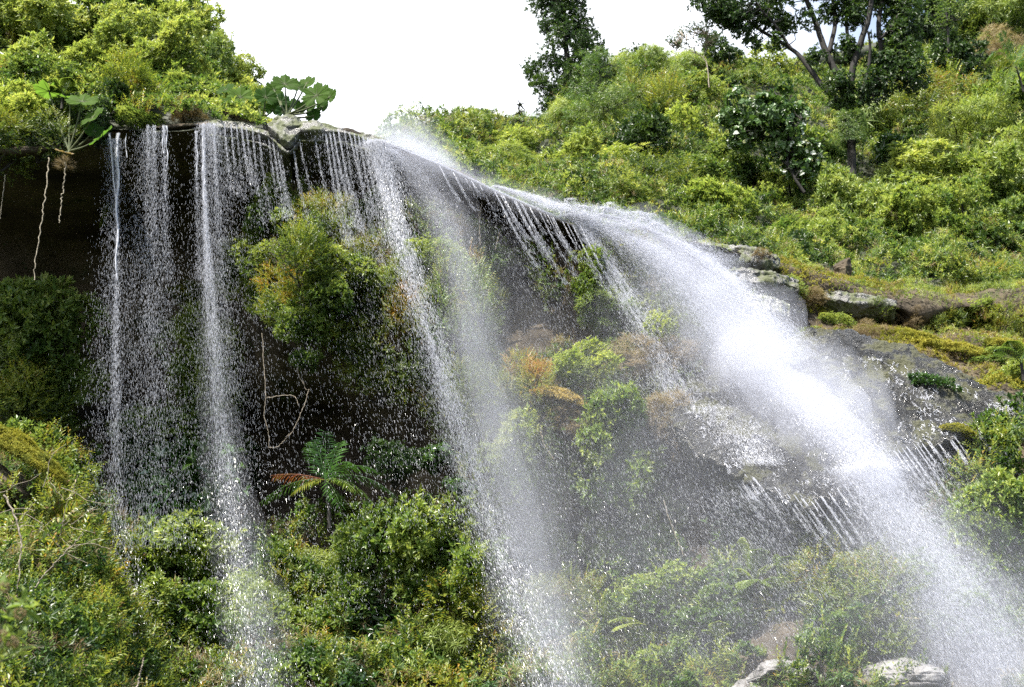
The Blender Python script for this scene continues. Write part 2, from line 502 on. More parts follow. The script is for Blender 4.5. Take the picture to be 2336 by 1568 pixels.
# ------------------------------------------------------------------ leaves
def leaf_tpl(n, Lf, W, tilt=(20, 75), hexa=False, stem=0.25, curl=0.12, spread=1.0):
    """a sprig of n leaves round the z axis; returns V (n*k, 3), k"""
    out = []
    for i in range(n):
        az = i * 2.399 + RNG.random() * 0.5
        f = i / max(n - 1, 1)
        el = R_(tilt[1] + (tilt[0] - tilt[1]) * f + RNG.normal() * 8)      # angle above horizontal
        ln = Lf * (0.75 + 0.5 * RNG.random())
        w = ln * W
        if hexa:
            q = np.array([[0, 0, 0], [.32, .5 * w / ln, .05], [.68, .42 * w / ln, .03], [1, 0, -curl], [.68, -.42 * w / ln, .03], [.32, -.5 * w / ln, .05]]) * ln
        else:
            q = np.array([[0, 0, 0], [.45, .5 * w / ln, .06], [1, 0, -curl], [.45, -.5 * w / ln, .06]]) * ln
        roll = RNG.normal() * 0.35
        c, s = math.cos(roll), math.sin(roll)
        q = q @ np.array([[1, 0, 0], [0, c, s], [0, -s, c]])
        c, s = math.cos(el), math.sin(el)
        q = q @ np.array([[c, 0, s], [0, 1, 0], [-s, 0, c]])
        c, s = math.cos(az), math.sin(az)
        q = q @ np.array([[c, s, 0], [-s, c, 0], [0, 0, 1]])
        q[:, 2] += stem * Lf * (i % 5) * 0.5
        q[:, :2] *= spread
        out.append(q)
    return np.concatenate(out), (6 if hexa else 4)


def spray_tpl(n, Lf, W, length):
    """leaves in two ranks along a twig that runs up z and bends over"""
    out = []
    for i in range(n):
        f = (i + 1) / n
        side = 1 if i % 2 else -1
        ln = Lf * (1.05 - 0.4 * f) * (0.8 + 0.4 * RNG.random())
        w = W
        q = np.array([[0, 0, 0], [.45, .5 * w, .04], [1, 0, -.1], [.45, -.5 * w, .04]]) * ln
        a = R_(35 + 25 * RNG.random())
        c, s = math.cos(a), math.sin(a)
        q = q @ np.array([[c, 0, s], [0, 1, 0], [-s, 0, c]])
        if side < 0: q[:, 0] *= -1
        q[:, 2] += f * length
        q[:, 1] += 0.25 * length * f * f + RNG.normal() * 0.01
        out.append(q)
    return np.concatenate(out), 4


TPL = {
    'rosette': [leaf_tpl(8, 0.15, 0.36) for _ in range(4)],
    'rosette_hex': [leaf_tpl(7, 0.15, 0.40, hexa=True) for _ in range(4)],
    'small': [leaf_tpl(9, 0.085, 0.45) for _ in range(4)],
    'feather': [leaf_tpl(13, 0.21, 0.11, tilt=(-10, 70)) for _ in range(4)],
    'spray': [spray_tpl(11, 0.10, 0.42, 0.36) for _ in range(4)],
    'spray_hex': [spray_tpl(9, 0.15, 0.42, 0.42) for _ in range(4)],
    'bamboo': [leaf_tpl(15, 0.30, 0.085, tilt=(-25, 60), curl=0.3) for _ in range(4)],
    'big': [leaf_tpl(5, 0.26, 0.7, tilt=(-30, 40), hexa=True, curl=0.25) for _ in range(4)],
    'large': [leaf_tpl(6, 0.22, 0.42, tilt=(-5, 60), hexa=True, curl=0.2) for _ in range(4)],
    'grass': [leaf_tpl(16, 0.30, 0.045, tilt=(15, 85), curl=0.35) for _ in range(4)],
    'hang': [leaf_tpl(12, 0.38, 0.03, tilt=(50, 85), curl=0.1) for _ in range(4)],
    'fuzz': [leaf_tpl(12, 0.06, 0.22, tilt=(10, 85)) for _ in range(4)],
}


def leaf_arrays(pos, axis, size, kind, tint, jit=0.16):
    """sprigs of a kind at pos, pointing along axis"""
    N = len(pos)
    z = unit(axis)
    r = rand_dirs(N)
    x = unit(np.cross(r, z)); y = np.cross(z, x)
    Rm = np.stack([x, y, z], axis=1)                 # rows are the axes
    pick = RNG.integers(0, len(TPL[kind]), N)
    Vs, Fs, Ts = [], [], []
    n0 = 0
    for t in range(len(TPL[kind])):
        sel = np.where(pick == t)[0]
        if len(sel) == 0: continue
        T, k = TPL[kind][t]
        V = np.einsum('kj,njl->nkl', T, Rm[sel]) * size[sel][:, None, None] + pos[sel][:, None]
        nl = len(T) // k
        base = n0 + (np.arange(len(sel))[:, None] * len(T) + np.arange(nl)[None] * k)
        tt = tint[sel][:, None] + RNG.normal(size=(len(sel), nl)) * jit
        base = base.ravel(); tt = tt.ravel()
        if k == 4:
            F = base[:, None] + np.array([0, 1, 2, 3])[None]
        else:
            F = np.concatenate([base[:, None] + np.array([0, 1, 2, 3])[None], base[:, None] + np.array([0, 3, 4, 5])[None]])
            tt = np.concatenate([tt, tt])
        Vs.append(V.reshape(-1, 3)); Fs.append(F); Ts.append(tt)
        n0 += V.shape[0] * V.shape[1]
    return np.concatenate(Vs), np.concatenate(Fs), np.clip(np.concatenate(Ts), 0.01, 0.99)


def merge(parts):
    V, F, T = [], [], []
    n = 0
    for a, b, c in parts:
        V.append(a); F.append(b + n); T.append(c); n += len(a)
    return np.concatenate(V), np.concatenate(F), np.concatenate(T)


def leaf_mesh(name, parts, mat):
    V, F, T = merge(parts)
    return mesh(name, V, F, mat, {'tint': T})


def lobes(n, spread=(0.62, 0.62, 0.5), rad=(0.28, 0.5)):
    d = rand_dirs(n) * (RNG.random((n, 1)) ** 0.4) * np.array(spread)
    r = RNG.uniform(rad[0], rad[1], n)
    return d, r


def crown_pts(c, r, n, gap=0.42, gfreq=3.0, inner=0.3, up=0.55, bottom=0.6):
    """points and axes through the outer shell of a union of lobes"""
    w = r ** 2 / np.sum(r ** 2)
    k = RNG.choice(len(r), n * 2, p=w)
    d = rand_dirs(n * 2)
    low = d[:, 2] < -0.35
    keep = ~(low & (RNG.random(n * 2) > bottom))
    out = np.where(RNG.random(n * 2) < .2, RNG.random(n * 2) * .5, 0)
    p = c[k] + d * (r[k] * (1 - inner * RNG.random(n * 2) ** 2 + out))[:, None]
    for j in range(len(r)):
        inside = (np.linalg.norm(p - c[j], axis=1) < r[j] * 0.72) & (k != j)
        keep &= ~(inside & (RNG.random(n * 2) < 0.85))
    g = fbm(p * gfreq + 3.1 * RNG.random(), 2)
    keep &= g > gap * RNG.uniform(0.75, 1.1, n * 2)
    p, d, g = p[keep][:n], d[keep][:n], g[keep][:n]
    ax = unit(d + np.array([0, 0, up]) + RNG.normal(size=d.shape) * 0.35)
    return p, ax, g


PROTO = {}


def proto_meshes(key, kind, mat, n, size, count=3, lob=(17, (0.88, 0.88, 0.72), (0.16, 0.40)), tint=(0.5, 0.5), gap=0.4, **kw):
    ms = []
    for q in range(count):
        c, r = lobes(lob[0], lob[1], lob[2])
        p, ax, g = crown_pts(c, r, n, gap, **kw)
        cl = fbm(p * 2.2 + q * 7, 2)
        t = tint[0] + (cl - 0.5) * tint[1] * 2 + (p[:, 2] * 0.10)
        sz = size * RNG.uniform(0.7, 1.3, len(p))
        st = MB()
        base = np.array([0, 0.35, -0.95])
        for j in range(7):
            e = c[RNG.integers(len(c))] * 0.95
            mid = (base + e) / 2 + RNG.normal(size=3) * 0.08
            st.tube([base, mid, e], [0.035, 0.022, 0.008], seg=4, n=6, wob=0.02)
        me_s = mesh(key + '_stem', np.concatenate(st.V), np.concatenate(st.F), M['bark'], None, True)
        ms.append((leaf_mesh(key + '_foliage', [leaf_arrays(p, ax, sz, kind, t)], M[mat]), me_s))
    PROTO[key] = ms


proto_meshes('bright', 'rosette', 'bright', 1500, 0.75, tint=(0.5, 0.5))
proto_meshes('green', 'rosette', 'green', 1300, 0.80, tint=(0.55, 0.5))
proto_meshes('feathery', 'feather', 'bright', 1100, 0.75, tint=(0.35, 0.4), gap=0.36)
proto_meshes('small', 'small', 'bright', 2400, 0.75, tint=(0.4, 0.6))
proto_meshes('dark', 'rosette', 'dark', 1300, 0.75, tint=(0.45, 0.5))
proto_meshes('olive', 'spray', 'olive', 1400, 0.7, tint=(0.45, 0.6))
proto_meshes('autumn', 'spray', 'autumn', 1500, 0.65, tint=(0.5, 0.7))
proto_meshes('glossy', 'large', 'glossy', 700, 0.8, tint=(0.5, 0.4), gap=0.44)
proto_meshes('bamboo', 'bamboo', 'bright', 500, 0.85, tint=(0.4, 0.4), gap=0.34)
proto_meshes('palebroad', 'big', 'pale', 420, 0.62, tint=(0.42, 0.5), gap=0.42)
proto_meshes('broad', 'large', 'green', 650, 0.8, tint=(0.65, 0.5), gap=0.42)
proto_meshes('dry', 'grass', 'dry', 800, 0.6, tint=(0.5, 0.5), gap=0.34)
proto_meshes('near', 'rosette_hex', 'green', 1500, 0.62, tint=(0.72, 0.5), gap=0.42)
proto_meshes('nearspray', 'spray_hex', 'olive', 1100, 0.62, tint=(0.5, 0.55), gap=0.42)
_pc = {}
SCL = 1.28


def shrub(name, cat, x, y, rpx, key, label, group=None, fwd=0.35, sx=1.0, sz=1.0, depth=None, stem=True):
    h = hit(x, y) if depth is None else P(x, y, depth)
    yy = y
    while h is None and yy < 1600:          # beyond the skyline: as far away as the terrain just below
        yy += 10
        h = hit(x, yy)
        if h is not None: h = P(x, y, h[1])
    R = rpx * SCL / FPX * np.linalg.norm(h - CAM)
    c = h - ray(x, y) * fwd * R
    _pc[key] = _pc.get(key, -1) + 1
    fol, stm = PROTO[key][_pc[key] % len(PROTO[key])]
    base = c + np.array([0, 0.35 * R, -0.95 * R * sz])
    e = empty(name, base, label, cat, group)
    sx = sx * RNG.uniform(.85, 1.25); sz = sz * RNG.uniform(.85, 1.3)
    f = obj('foliage', fol, e, (0, -0.35 * R, 0.95 * R * sz))
    f.scale = (R * sx, R, R * sz); f.rotation_euler = (RNG.uniform(-.2, .2), RNG.uniform(-.2, .2), RNG.uniform(0, 6.28))
    if stem:
        s = obj('stem', stm, e, (0, -0.35 * R, 0.95 * R * sz))
        s.scale = (R * sx, R, R * sz)
    return e


def undergrowth(name, label, box, density, mix, mound=0.5, mfreq=0.9, size=0.8, mask=None, surfs=(0, 1, 2), axis_out=0.6, tshift=0.0, gapth=0.0):
    """ground cover spread over the terrain inside box = (x0, y0, x1, y1) of the view"""
    by_mat = {}
    for si in surfs:
        V, F = SURF[si]
        a, b, c, d = V[F[:, 0]], V[F[:, 1]], V[F[:, 2]], V[F[:, 3]]
        n1 = np.cross(b - a, c - a)
        area = np.linalg.norm(n1, axis=1)
        ctr = (a + b + c + d) / 4
        px, py = proj(ctr)
        ok = (px > box[0]) & (px < box[2]) & (py > box[1]) & (py < box[3])
        if mask is not None: ok &= mask(px, py)
        idx = np.where(ok)[0]
        if len(idx) == 0: continue
        cnt = RNG.poisson(area[idx] * density)
        fi = np.repeat(idx, cnt)
        N = len(fi)
        u, v = RNG.random((N, 1)), RNG.random((N, 1))
        p = a[fi] * (1 - u) * (1 - v) + b[fi] * u * (1 - v) + c[fi] * u * v + d[fi] * (1 - u) * v
        nn = unit(n1[fi])
        nn = -nn
        h = fbm(p * mfreq, 3)
        h2 = np.clip((h - 0.32) / 0.36, 0, 1)
        p = p + nn * (mound * h2 * (1 - 0.5 * RNG.random(N) ** 2))[:, None] + np.array([0, 0, 0.3]) * (mound * h2)[:, None]
        keep = h2 > gapth * RNG.random(N)
        p, nn, h2 = p[keep], nn[keep], h2[keep]
        N = len(p)
        ax = unit(nn * axis_out + np.array([0, 0, 0.55]) + RNG.normal(size=(N, 3)) * 0.35)
        sel = fbm(p * 0.55 + 40, 3) + RNG.normal(size=N) * 0.05
        qs = np.quantile(sel, np.cumsum([m[2] for m in mix]) / sum(m[2] for m in mix))
        lo = -9
        for (kd, mt, w, sc), hi in zip(mix, qs):
            s = np.where((sel > lo) & (sel <= hi))[0]
            lo = hi
            if len(s) == 0: continue
            t = 0.45 + (fbm(p[s] * 1.3 + 5, 2) - 0.5) * 1.3 + tshift
            arr = leaf_arrays(p[s], ax[s], size * sc * RNG.uniform(0.65, 1.3, len(s)), kd, t)
            by_mat.setdefault(mt, []).append(arr)
    # one object, several materials
    Vs, Fs, Ts, Ms = [], [], [], []
    n = 0
    mats = list(by_mat)
    for mi, mt in enumerate(mats):
        a, b, c = merge(by_mat[mt])
        Vs.append(a); Fs.append(b + n); Ts.append(c); Ms.append(np.full(len(b), mi)); n += len(a)
    me = mesh(name, np.concatenate(Vs), np.concatenate(Fs), M[mats[0]], {'tint': np.concatenate(Ts)})
    for mt in mats[1:]: me.materials.append(M[mt])
    me.polygons.foreach_set('material_index', np.concatenate(Ms).astype(np.int32))
    o = obj(name, me)
    tag(o, label, None, None, 'stuff')
    return o



def inpoly(px, py, poly):
    r = np.zeros(len(px), bool)
    n = len(poly)
    for i in range(n):
        x1, y1 = poly[i]; x2, y2 = poly[(i + 1) % n]
        c = ((y1 > py) != (y2 > py)) & (px < (x2 - x1) * (py - y1) / ((y2 - y1) or 1e-9) + x1)
        r ^= c
    return r


# ------------------------------------------------------------------ ground cover
undergrowth('hillside_undergrowth', 'dense yellow-green thicket covering the sunny hillside on the right', (820, -400, 2700, 720), 55,
            [('rosette', 'green', 2.2, 1.0), ('feather', 'bright', 1.0, 1.0), ('small', 'dark', 2.0, 1.3), ('rosette', 'bright', 0.8, 1.0), ('spray', 'olive', 1.6, 1.0), ('grass', 'dry', 0.5, 0.8), ('bamboo', 'green', 1.2, .9), ('rosette', 'dark', 1.5, 1.0)],  # dark leaves mixed in to imitate shadow gaps between the shrubs
            mound=1.2, mfreq=0.5, size=1.05, surfs=(1,))
undergrowth('hilltop_undergrowth', 'leafy undergrowth covering the hilltop above the left part of the cliff', (-500, -400, 620, 345), 60,
            [('rosette', 'bright', 3, 1.0), ('rosette', 'green', 3, 1.0), ('spray', 'olive', 0.5, 1.0)], mound=0.6, mfreq=0.7, size=1.0, surfs=(2,))
undergrowth('hanging_roots', 'dark fringe of roots and moss hanging below the left clifftop', (-450, 300, 262, 560), 60,
            [('hang', 'dry', 1.0, 0.8), ('spray', 'dark', 2, 0.8), ('fuzz', 'dark', 2, 1.6)], mound=0.4, size=0.9, surfs=(0,), mask=lambda x, y: y < 400 + 60 * np.sin(x * 0.02), axis_out=0.2, tshift=-0.15)
lipx = [x for x, _ in cliff_cols]; lipy = [r[0][0] for _, r in cliff_cols]
strip1 = [(1125, 470), (1215, 560), (1260, 720), (1255, 840), (1130, 830), (1150, 700), (1110, 560)]
strip2 = [(1270, 690), (1420, 720), (1460, 800), (1330, 830), (1250, 790)]
strip3 = [(1500, 1060), (1620, 1060), (1700, 1180), (1640, 1330), (1530, 1260)]
strip4 = [(1240, 1180), (1330, 1120), (1350, 1240), (1440, 1330), (1400, 1400), (1300, 1330)]


def slope_mask(x, y):
    lip = np.interp(x, lipx, lipy)
    wob = 40 * (fbm(np.column_stack([x, y, x * 0]) * 0.012, 3) - 0.5)
    ok = (y > lip + 95 + wob) & (y < 1190)
    left = np.interp(y, [400, 500, 700, 860, 1000, 1100, 1200], [900, 860, 900, 930, 1020, 1050, 1130])
    ok &= x > left + wob
    for s_ in (strip1, strip2, strip3, strip4): ok &= ~inpoly(x + wob, y + wob, s_)
    ok |= inpoly(x + wob, y + wob, [(560, 480), (650, 465), (780, 490), (850, 480), (960, 560), (1000, 900), (900, 880), (820, 840), (740, 770), (620, 735), (540, 690), (525, 600)])
    under = (x > 1610) & (y > 950)
    return ok & ~under


undergrowth('cliff_undergrowth', 'olive and rusty ground cover on the cliff behind the falling water', (500, 400, 1720, 1200), 220,
            [('spray', 'olive', 1.8, 0.85), ('small', 'bright', 1.8, 1.1), ('spray', 'autumn', 1.4, 0.75), ('rosette', 'green', 1.2, 0.8), ('grass', 'dry', 0.9, 0.7)],
            mound=0.7, mfreq=0.8, size=0.85, surfs=(0,), mask=slope_mask)


def shelf_mask(x, y):
    wob = 30 * (fbm(np.column_stack([x, y, x * 0]) * 0.02, 3) - 0.5)
    rock1 = inpoly(x + wob, y + wob, [(1600, 585), (1760, 590), (1790, 660), (1830, 700), (1700, 700), (1600, 660)])
    rock2 = inpoly(x + wob, y + wob * .5, [(1860, 668), (2030, 678), (2050, 700), (1900, 706)])
    crev = inpoly(x + wob, y + wob, [(1990, 712), (2120, 704), (2360, 722), (2360, 775), (2230, 770), (2100, 750), (2010, 752)])
    return (x > 1590) & (y > 560) & (y < 905) & ~rock1 & ~rock2 & ~crev


undergrowth('shelf_undergrowth', 'grass, moss and low weeds covering the rock terraces right of the falls', (1590, 560, 2800, 905), 130,
            [('fuzz', 'moss', 2.2, 1.7), ('grass', 'dry', 1.3, 0.55), ('small', 'olive', 2.0, 0.9), ('small', 'bright', 1.0, 0.9), ('grass', 'bright', 1.0, 0.5), ('spray', 'olive', 1.0, 0.6)],
            mound=0.22, mfreq=1.2, size=0.8, surfs=(0,), mask=shelf_mask)


def low_mask(x, y):
    top = np.interp(x, [-450, 0, 130, 260, 420, 560, 660, 800, 960, 1050, 1130, 1250, 1400, 1600, 1800, 2000, 2200, 2800],
                    [1060, 1060, 1120, 1230, 1160, 1270, 1290, 1220, 1190, 1200, 1190, 1180, 1190, 1240, 1300, 1280, 1000, 900])
    wob = 50 * (fbm(np.column_stack([x, y, x * 0]) * 0.015, 3) - 0.5)
    r = y > top + wob
    for s_ in (strip3, strip4): r &= ~inpoly(x + wob, y + wob, s_)
    b1 = inpoly(x, y, [(1725, 1515), (1850, 1500), (1880, 1600), (1720, 1600)])
    b2 = inpoly(x, y, [(1965, 1520), (2030, 1480), (2130, 1485), (2190, 1540), (2190, 1620), (1960, 1620)])
    return r & ~b1 & ~b2


undergrowth('valley_undergrowth', 'tangled mixed undergrowth at the foot of the cliff', (-450, 1000, 2800, 1900), 130,
            [('rosette_hex', 'green', 3, 0.85), ('spray_hex', 'olive', 2.4, 0.85), ('small', 'olive', 1.0, 1.5), ('spray', 'autumn', 0.5, 1.1), ('bamboo', 'green', 0.9, 0.75), ('grass', 'dry', 0.8, 0.8), ('large', 'glossy', 1.2, 0.7)],
            mound=1.5, mfreq=0.75, size=1.1, surfs=(0,), mask=low_mask)

undergrowth('cave_ferns', 'sparse dark plants clinging to the shaded cave wall', (-450, 420, 1100, 1300), 3.0,
            [('spray', 'dark', 2, 0.8), ('fuzz', 'dark', 2, 1.2)], mound=0.2, size=0.9, surfs=(0,), tshift=-0.1)

# ------------------------------------------------------------------ shrubs, one by one
HG = 'shrubs growing on the right hillside'
hill_shrubs = [
    # x, y, r, key, label, sx, sz
    (962, 335, 34, 'feathery', 'pale hazy shrub at the far left end of the right hillside', 1, .9),
    (1085, 325, 46, 'olive', 'brownish olive skyline shrub beside the thin sapling, left of the tall dark tree', 1, 1),
    (1185, 335, 52, 'bright', 'bright yellow-green shrub on the skyline right above the middle of the falls lip', 1.1, .8),
    (1070, 380, 52, 'green', 'mid green shrub low at the hill edge just behind the cliff lip', 1.2, .8),
    (1150, 400, 48, 'feathery', 'soft feathery shrub behind the dark cliff lip, below the skyline olive shrub', 1.3, .7),
    (1285, 305, 44, 'feathery', 'round light green feathery shrub at the foot of the tall dark tree', 1, 1),
    (1300, 390, 66, 'bright', 'yellow-green shrub with warm tips beneath the round feathery shrub', 1.2, .9),
    (1390, 440, 52, 'feathery', 'low feathery green shrub just above the white splash on the lip', 1.3, .7),
    (1460, 165, 46, 'feathery', 'light green feathery shrub on the ridge beside the small round treetop', 1.1, 1),
    (1560, 185, 52, 'feathery', 'pale feathery shrub on the ridge right of the small round treetop', 1.1, 1),
    (1640, 165, 50, 'dark', 'dark round bush on the ridge under the floating branch', 1.0, .8),
    (1735, 165, 46, 'small', 'grey-green small-leaved bush on the ridge left of the big spreading tree', 1.2, .8),
    (1480, 250, 66, 'olive', 'olive shrub with orange flecks below the ridge, right of the feathery tree', 1.2, 1),
    (1600, 245, 62, 'small', 'small-leaved yellowish shrub below the dark round ridge bush', 1.2, 1),
    (1560, 320, 66, 'bright', 'bright shrub in the middle of the hillside left of the white-leaved tree', 1.2, .8),
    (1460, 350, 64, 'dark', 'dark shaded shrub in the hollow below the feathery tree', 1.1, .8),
    (1610, 400, 60, 'small', 'light small-leaved shrub below left of the white-leaved tree', 1.3, .8),
    (1500, 430, 56, 'olive', 'olive shrub above the bright round bush near the falls', 1.3, .8),
    (1400, 370, 50, 'bright', 'yellow-green shrub between the dark hollow and the lip splash', 1.2, .8),
    (1650, 505, 78, 'bright', 'large bright yellow-green round bush right beside the top of the main fall', 1.15, .8),
    (1770, 545, 50, 'green', 'green bush touching the right side of the large bright round bush', 1.1, .8),
    (1725, 430, 52, 'dark', 'dark green shrub directly below the white-leaved tree', 1.2, .8),
    (1800, 460, 56, 'small', 'pale small-leaved shrub below the vine-wrapped lower trunk', 1.2, .8),
    (1880, 480, 62, 'feathery', 'feathery green shrub left of the dark glossy bush', 1.1, .9),
    (1870, 560, 60, 'bright', 'bright bush above the wet flat rock, left of the dark rock pillar', 1.1, .9),
    (1960, 520, 64, 'bright', 'yellow-green bush rising behind the dark rock pillar', 1.0, 1.1),
    (2050, 390, 42, 'glossy', 'dark glossy broad-leaved bush in the middle of the hillside', .9, 1.1),
    (2010, 290, 54, 'bamboo', 'arching bamboo clump beside the vine-wrapped lower trunk', 1, 1.1),
    (2140, 270, 66, 'olive', 'olive shrub right of the arching bamboo clump', 1.2, .9),
    (2220, 330, 66, 'feathery', 'soft feathery shrub above the largest bright bush', 1.3, .8),
    (2120, 420, 84, 'bright', 'largest bright yellow-green bush low on the hillside, near the right edge', 1.2, .9),
    (2290, 420, 76, 'bright', 'bright bush cut by the right edge at mid height of the hillside', 1.1, 1),
    (2060, 540, 70, 'bright', 'bright bush right above the grassy terrace, beside the dark rock pillar', 1.1, .9),
    (2200, 540, 74, 'small', 'small-leaved bush with brownish base on the slope above the terrace', 1.2, .9),
    (2310, 560, 60, 'green', 'green bush at the right edge just above the terrace', 1.1, .9),
    (2150, 620, 46, 'feathery', 'low feathery bush at the back of the grassy terrace', 1.4, .7),
    (2280, 655, 50, 'olive', 'olive weedy bush hanging over the right end of the terrace', 1.3, .8),
    (2190, 190, 60, 'dark', 'dark bush with shiny leaves right of the big spreading tree', 1.2, 1),
    (2120, 130, 62, 'dark', 'dark leafy shrub under the right crown edge of the big spreading tree', 1.1, 1.1),
    (2180, 60, 50, 'small', 'airy grey-green treetop bush on the upper right skyline', 1, 1),
    (2250, 60, 64, 'feathery', 'bright feathery bush on the upper right skyline', 1.2, 1),
    (2320, 20, 60, 'feathery', 'topmost feathery bush in the upper right corner', 1.1, 1),
    (2290, 260, 62, 'green', 'green bush below the small palm at the right edge', 1.2, .9),
    (2250, 145, 44, 'dry', 'brownish dry bush left of the small palm at the right edge', 1.3, .7),
    (1850, 380, 52, 'broad', 'green broad-leaved shrub at the foot of the white-leaved tree', 1, 1.1),
]
for x, y, r, k, lb, sx, sz in hill_shrubs:
    shrub('shrub', 'shrub', x, y, r, k, lb, HG, sx=sx * 1.1, sz=sz * 1.1, fwd=0.6)

TG = 'low plants hanging over the edge of the grassy terrace'
for x, y, r, k, lb, sx, sz in [
    (1850, 690, 30, 'dry', 'dry grass clump at the left end of the terrace, above the slab crest', 1.4, .8),
    (1905, 735, 30, 'small', 'low green weed below the flat pale ledge', 1.5, .7),
    (1990, 730, 32, 'olive', 'olive weed hanging over the middle of the terrace edge', 1.3, .8),
    (2065, 735, 30, 'dry', 'dry brown clump hanging over the terrace edge', 1.2, .9),
    (2140, 745, 34, 'olive', 'olive tuft drooping across the dark crevice', 1.3, .9),
    (2215, 720, 34, 'small', 'small green tuft over the crevice near its right end', 1.4, .8),
    (2290, 760, 36, 'olive', 'olive tuft at the right edge below the crevice', 1.3, .9),
    (2240, 820, 30, 'small', 'small green weed among the moss cushions right of the slab crest', 1.3, .8),
    (1960, 775, 26, 'dry', 'dry clump just behind the crest of the slab', 1.6, .7),
    (2310, 870, 40, 'bright', 'bright leafy weed at the right edge above the slab end', 1.2, .9),
    (1720, 600, 26, 'dry', 'dry grass on the layered wet rock beside the main fall', 1.6, .7),
    (1790, 665, 30, 'small', 'green weed on the lower rock step beside the main fall', 1.4, .8),
]:
    shrub('weed', 'weed', x, y, r, k, lb, TG, sx=sx, sz=sz, fwd=0.3)

LG_ = 'shrubs crowning the clifftop on the left'
for x, y, r, k, lb, sx, sz in [
    (20, 55, 88, 'bright', 'bright bush filling the upper left corner of the clifftop', 1.1, 1),
    (110, 95, 74, 'bright', 'bright bush left of the sky gap in the clifftop growth', 1, 1),
    (30, 175, 76, 'bright', 'yellow-green bush at the left edge, second from the top', 1.1, .9),
    (125, 190, 60, 'green', 'darker green bush between the left-edge bushes and the tall dome of shrubs', 1.1, .9),
    (15, 262, 66, 'bright', 'yellowish bush at the left edge just above the hanging roots', 1.2, .8),
    (235, 60, 72, 'green', 'green bush at the right side of the sky gap, top of the dome', 1, 1),
    (330, 20, 80, 'green', 'topmost bush of the clifftop dome, cut by the upper edge of the picture', 1.2, .9),
    (425, 75, 66, 'bright', 'bush on the right shoulder of the clifftop dome against white sky', 1, 1),
    (225, 165, 66, 'bright', 'bright bush on the left flank of the dome above the giant leaves', 1.1, .9),
    (310, 115, 66, 'bright', 'bright bush in the middle of the clifftop dome', 1.1, .9),
    (395, 155, 62, 'bright', 'glowing yellow-green bush on the lower right front of the dome', 1.1, .9),
    (465, 150, 48, 'green', 'green bush at the outer right edge of the dome', .9, 1.1),
    (300, 215, 56, 'olive', 'brown-flecked bush at the shaded foot of the dome', 1.4, .7),
    (440, 210, 48, 'bright', 'bush at the lower right foot of the dome, left of the giant leaves', 1.1, .8),
    (545, 175, 36, 'small', 'thin airy shrub with small leaves against the sky, right of the dome', 1.1, 1),
    (95, 250, 44, 'bright', 'small bright bush tucked left of the giant leaves above the hanging roots', 1.1, .9),
    (320, 280, 36, 'small', 'low green cushion plant hanging over the lip above the left streams', 1.6, .75),
    (420, 262, 34, 'dry', 'brownish heather tuft on the lip above the brightest thin stream', 1.5, .75),
    (535, 262, 27, 'dry', 'low brown heather tuft on the lip left of the wet stones', 1.8, .75),
    (-5, 335, 52, 'olive', 'dark olive bush hanging over the cliff edge in the left corner under the yellowish bush', 1.3, .8),
    (85, 318, 46, 'olive', 'olive bush hanging over the cliff edge left of the giant-leaf stalks', 1.2, .8),
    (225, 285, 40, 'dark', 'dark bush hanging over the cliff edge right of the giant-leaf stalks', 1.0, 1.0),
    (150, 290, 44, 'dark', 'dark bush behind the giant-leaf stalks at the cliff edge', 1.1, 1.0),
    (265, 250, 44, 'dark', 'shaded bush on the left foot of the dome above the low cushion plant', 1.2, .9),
]:
    shrub('shrub', 'shrub', x, y, r, k, lb, LG_, sx=sx, sz=sz, fwd=0.65)

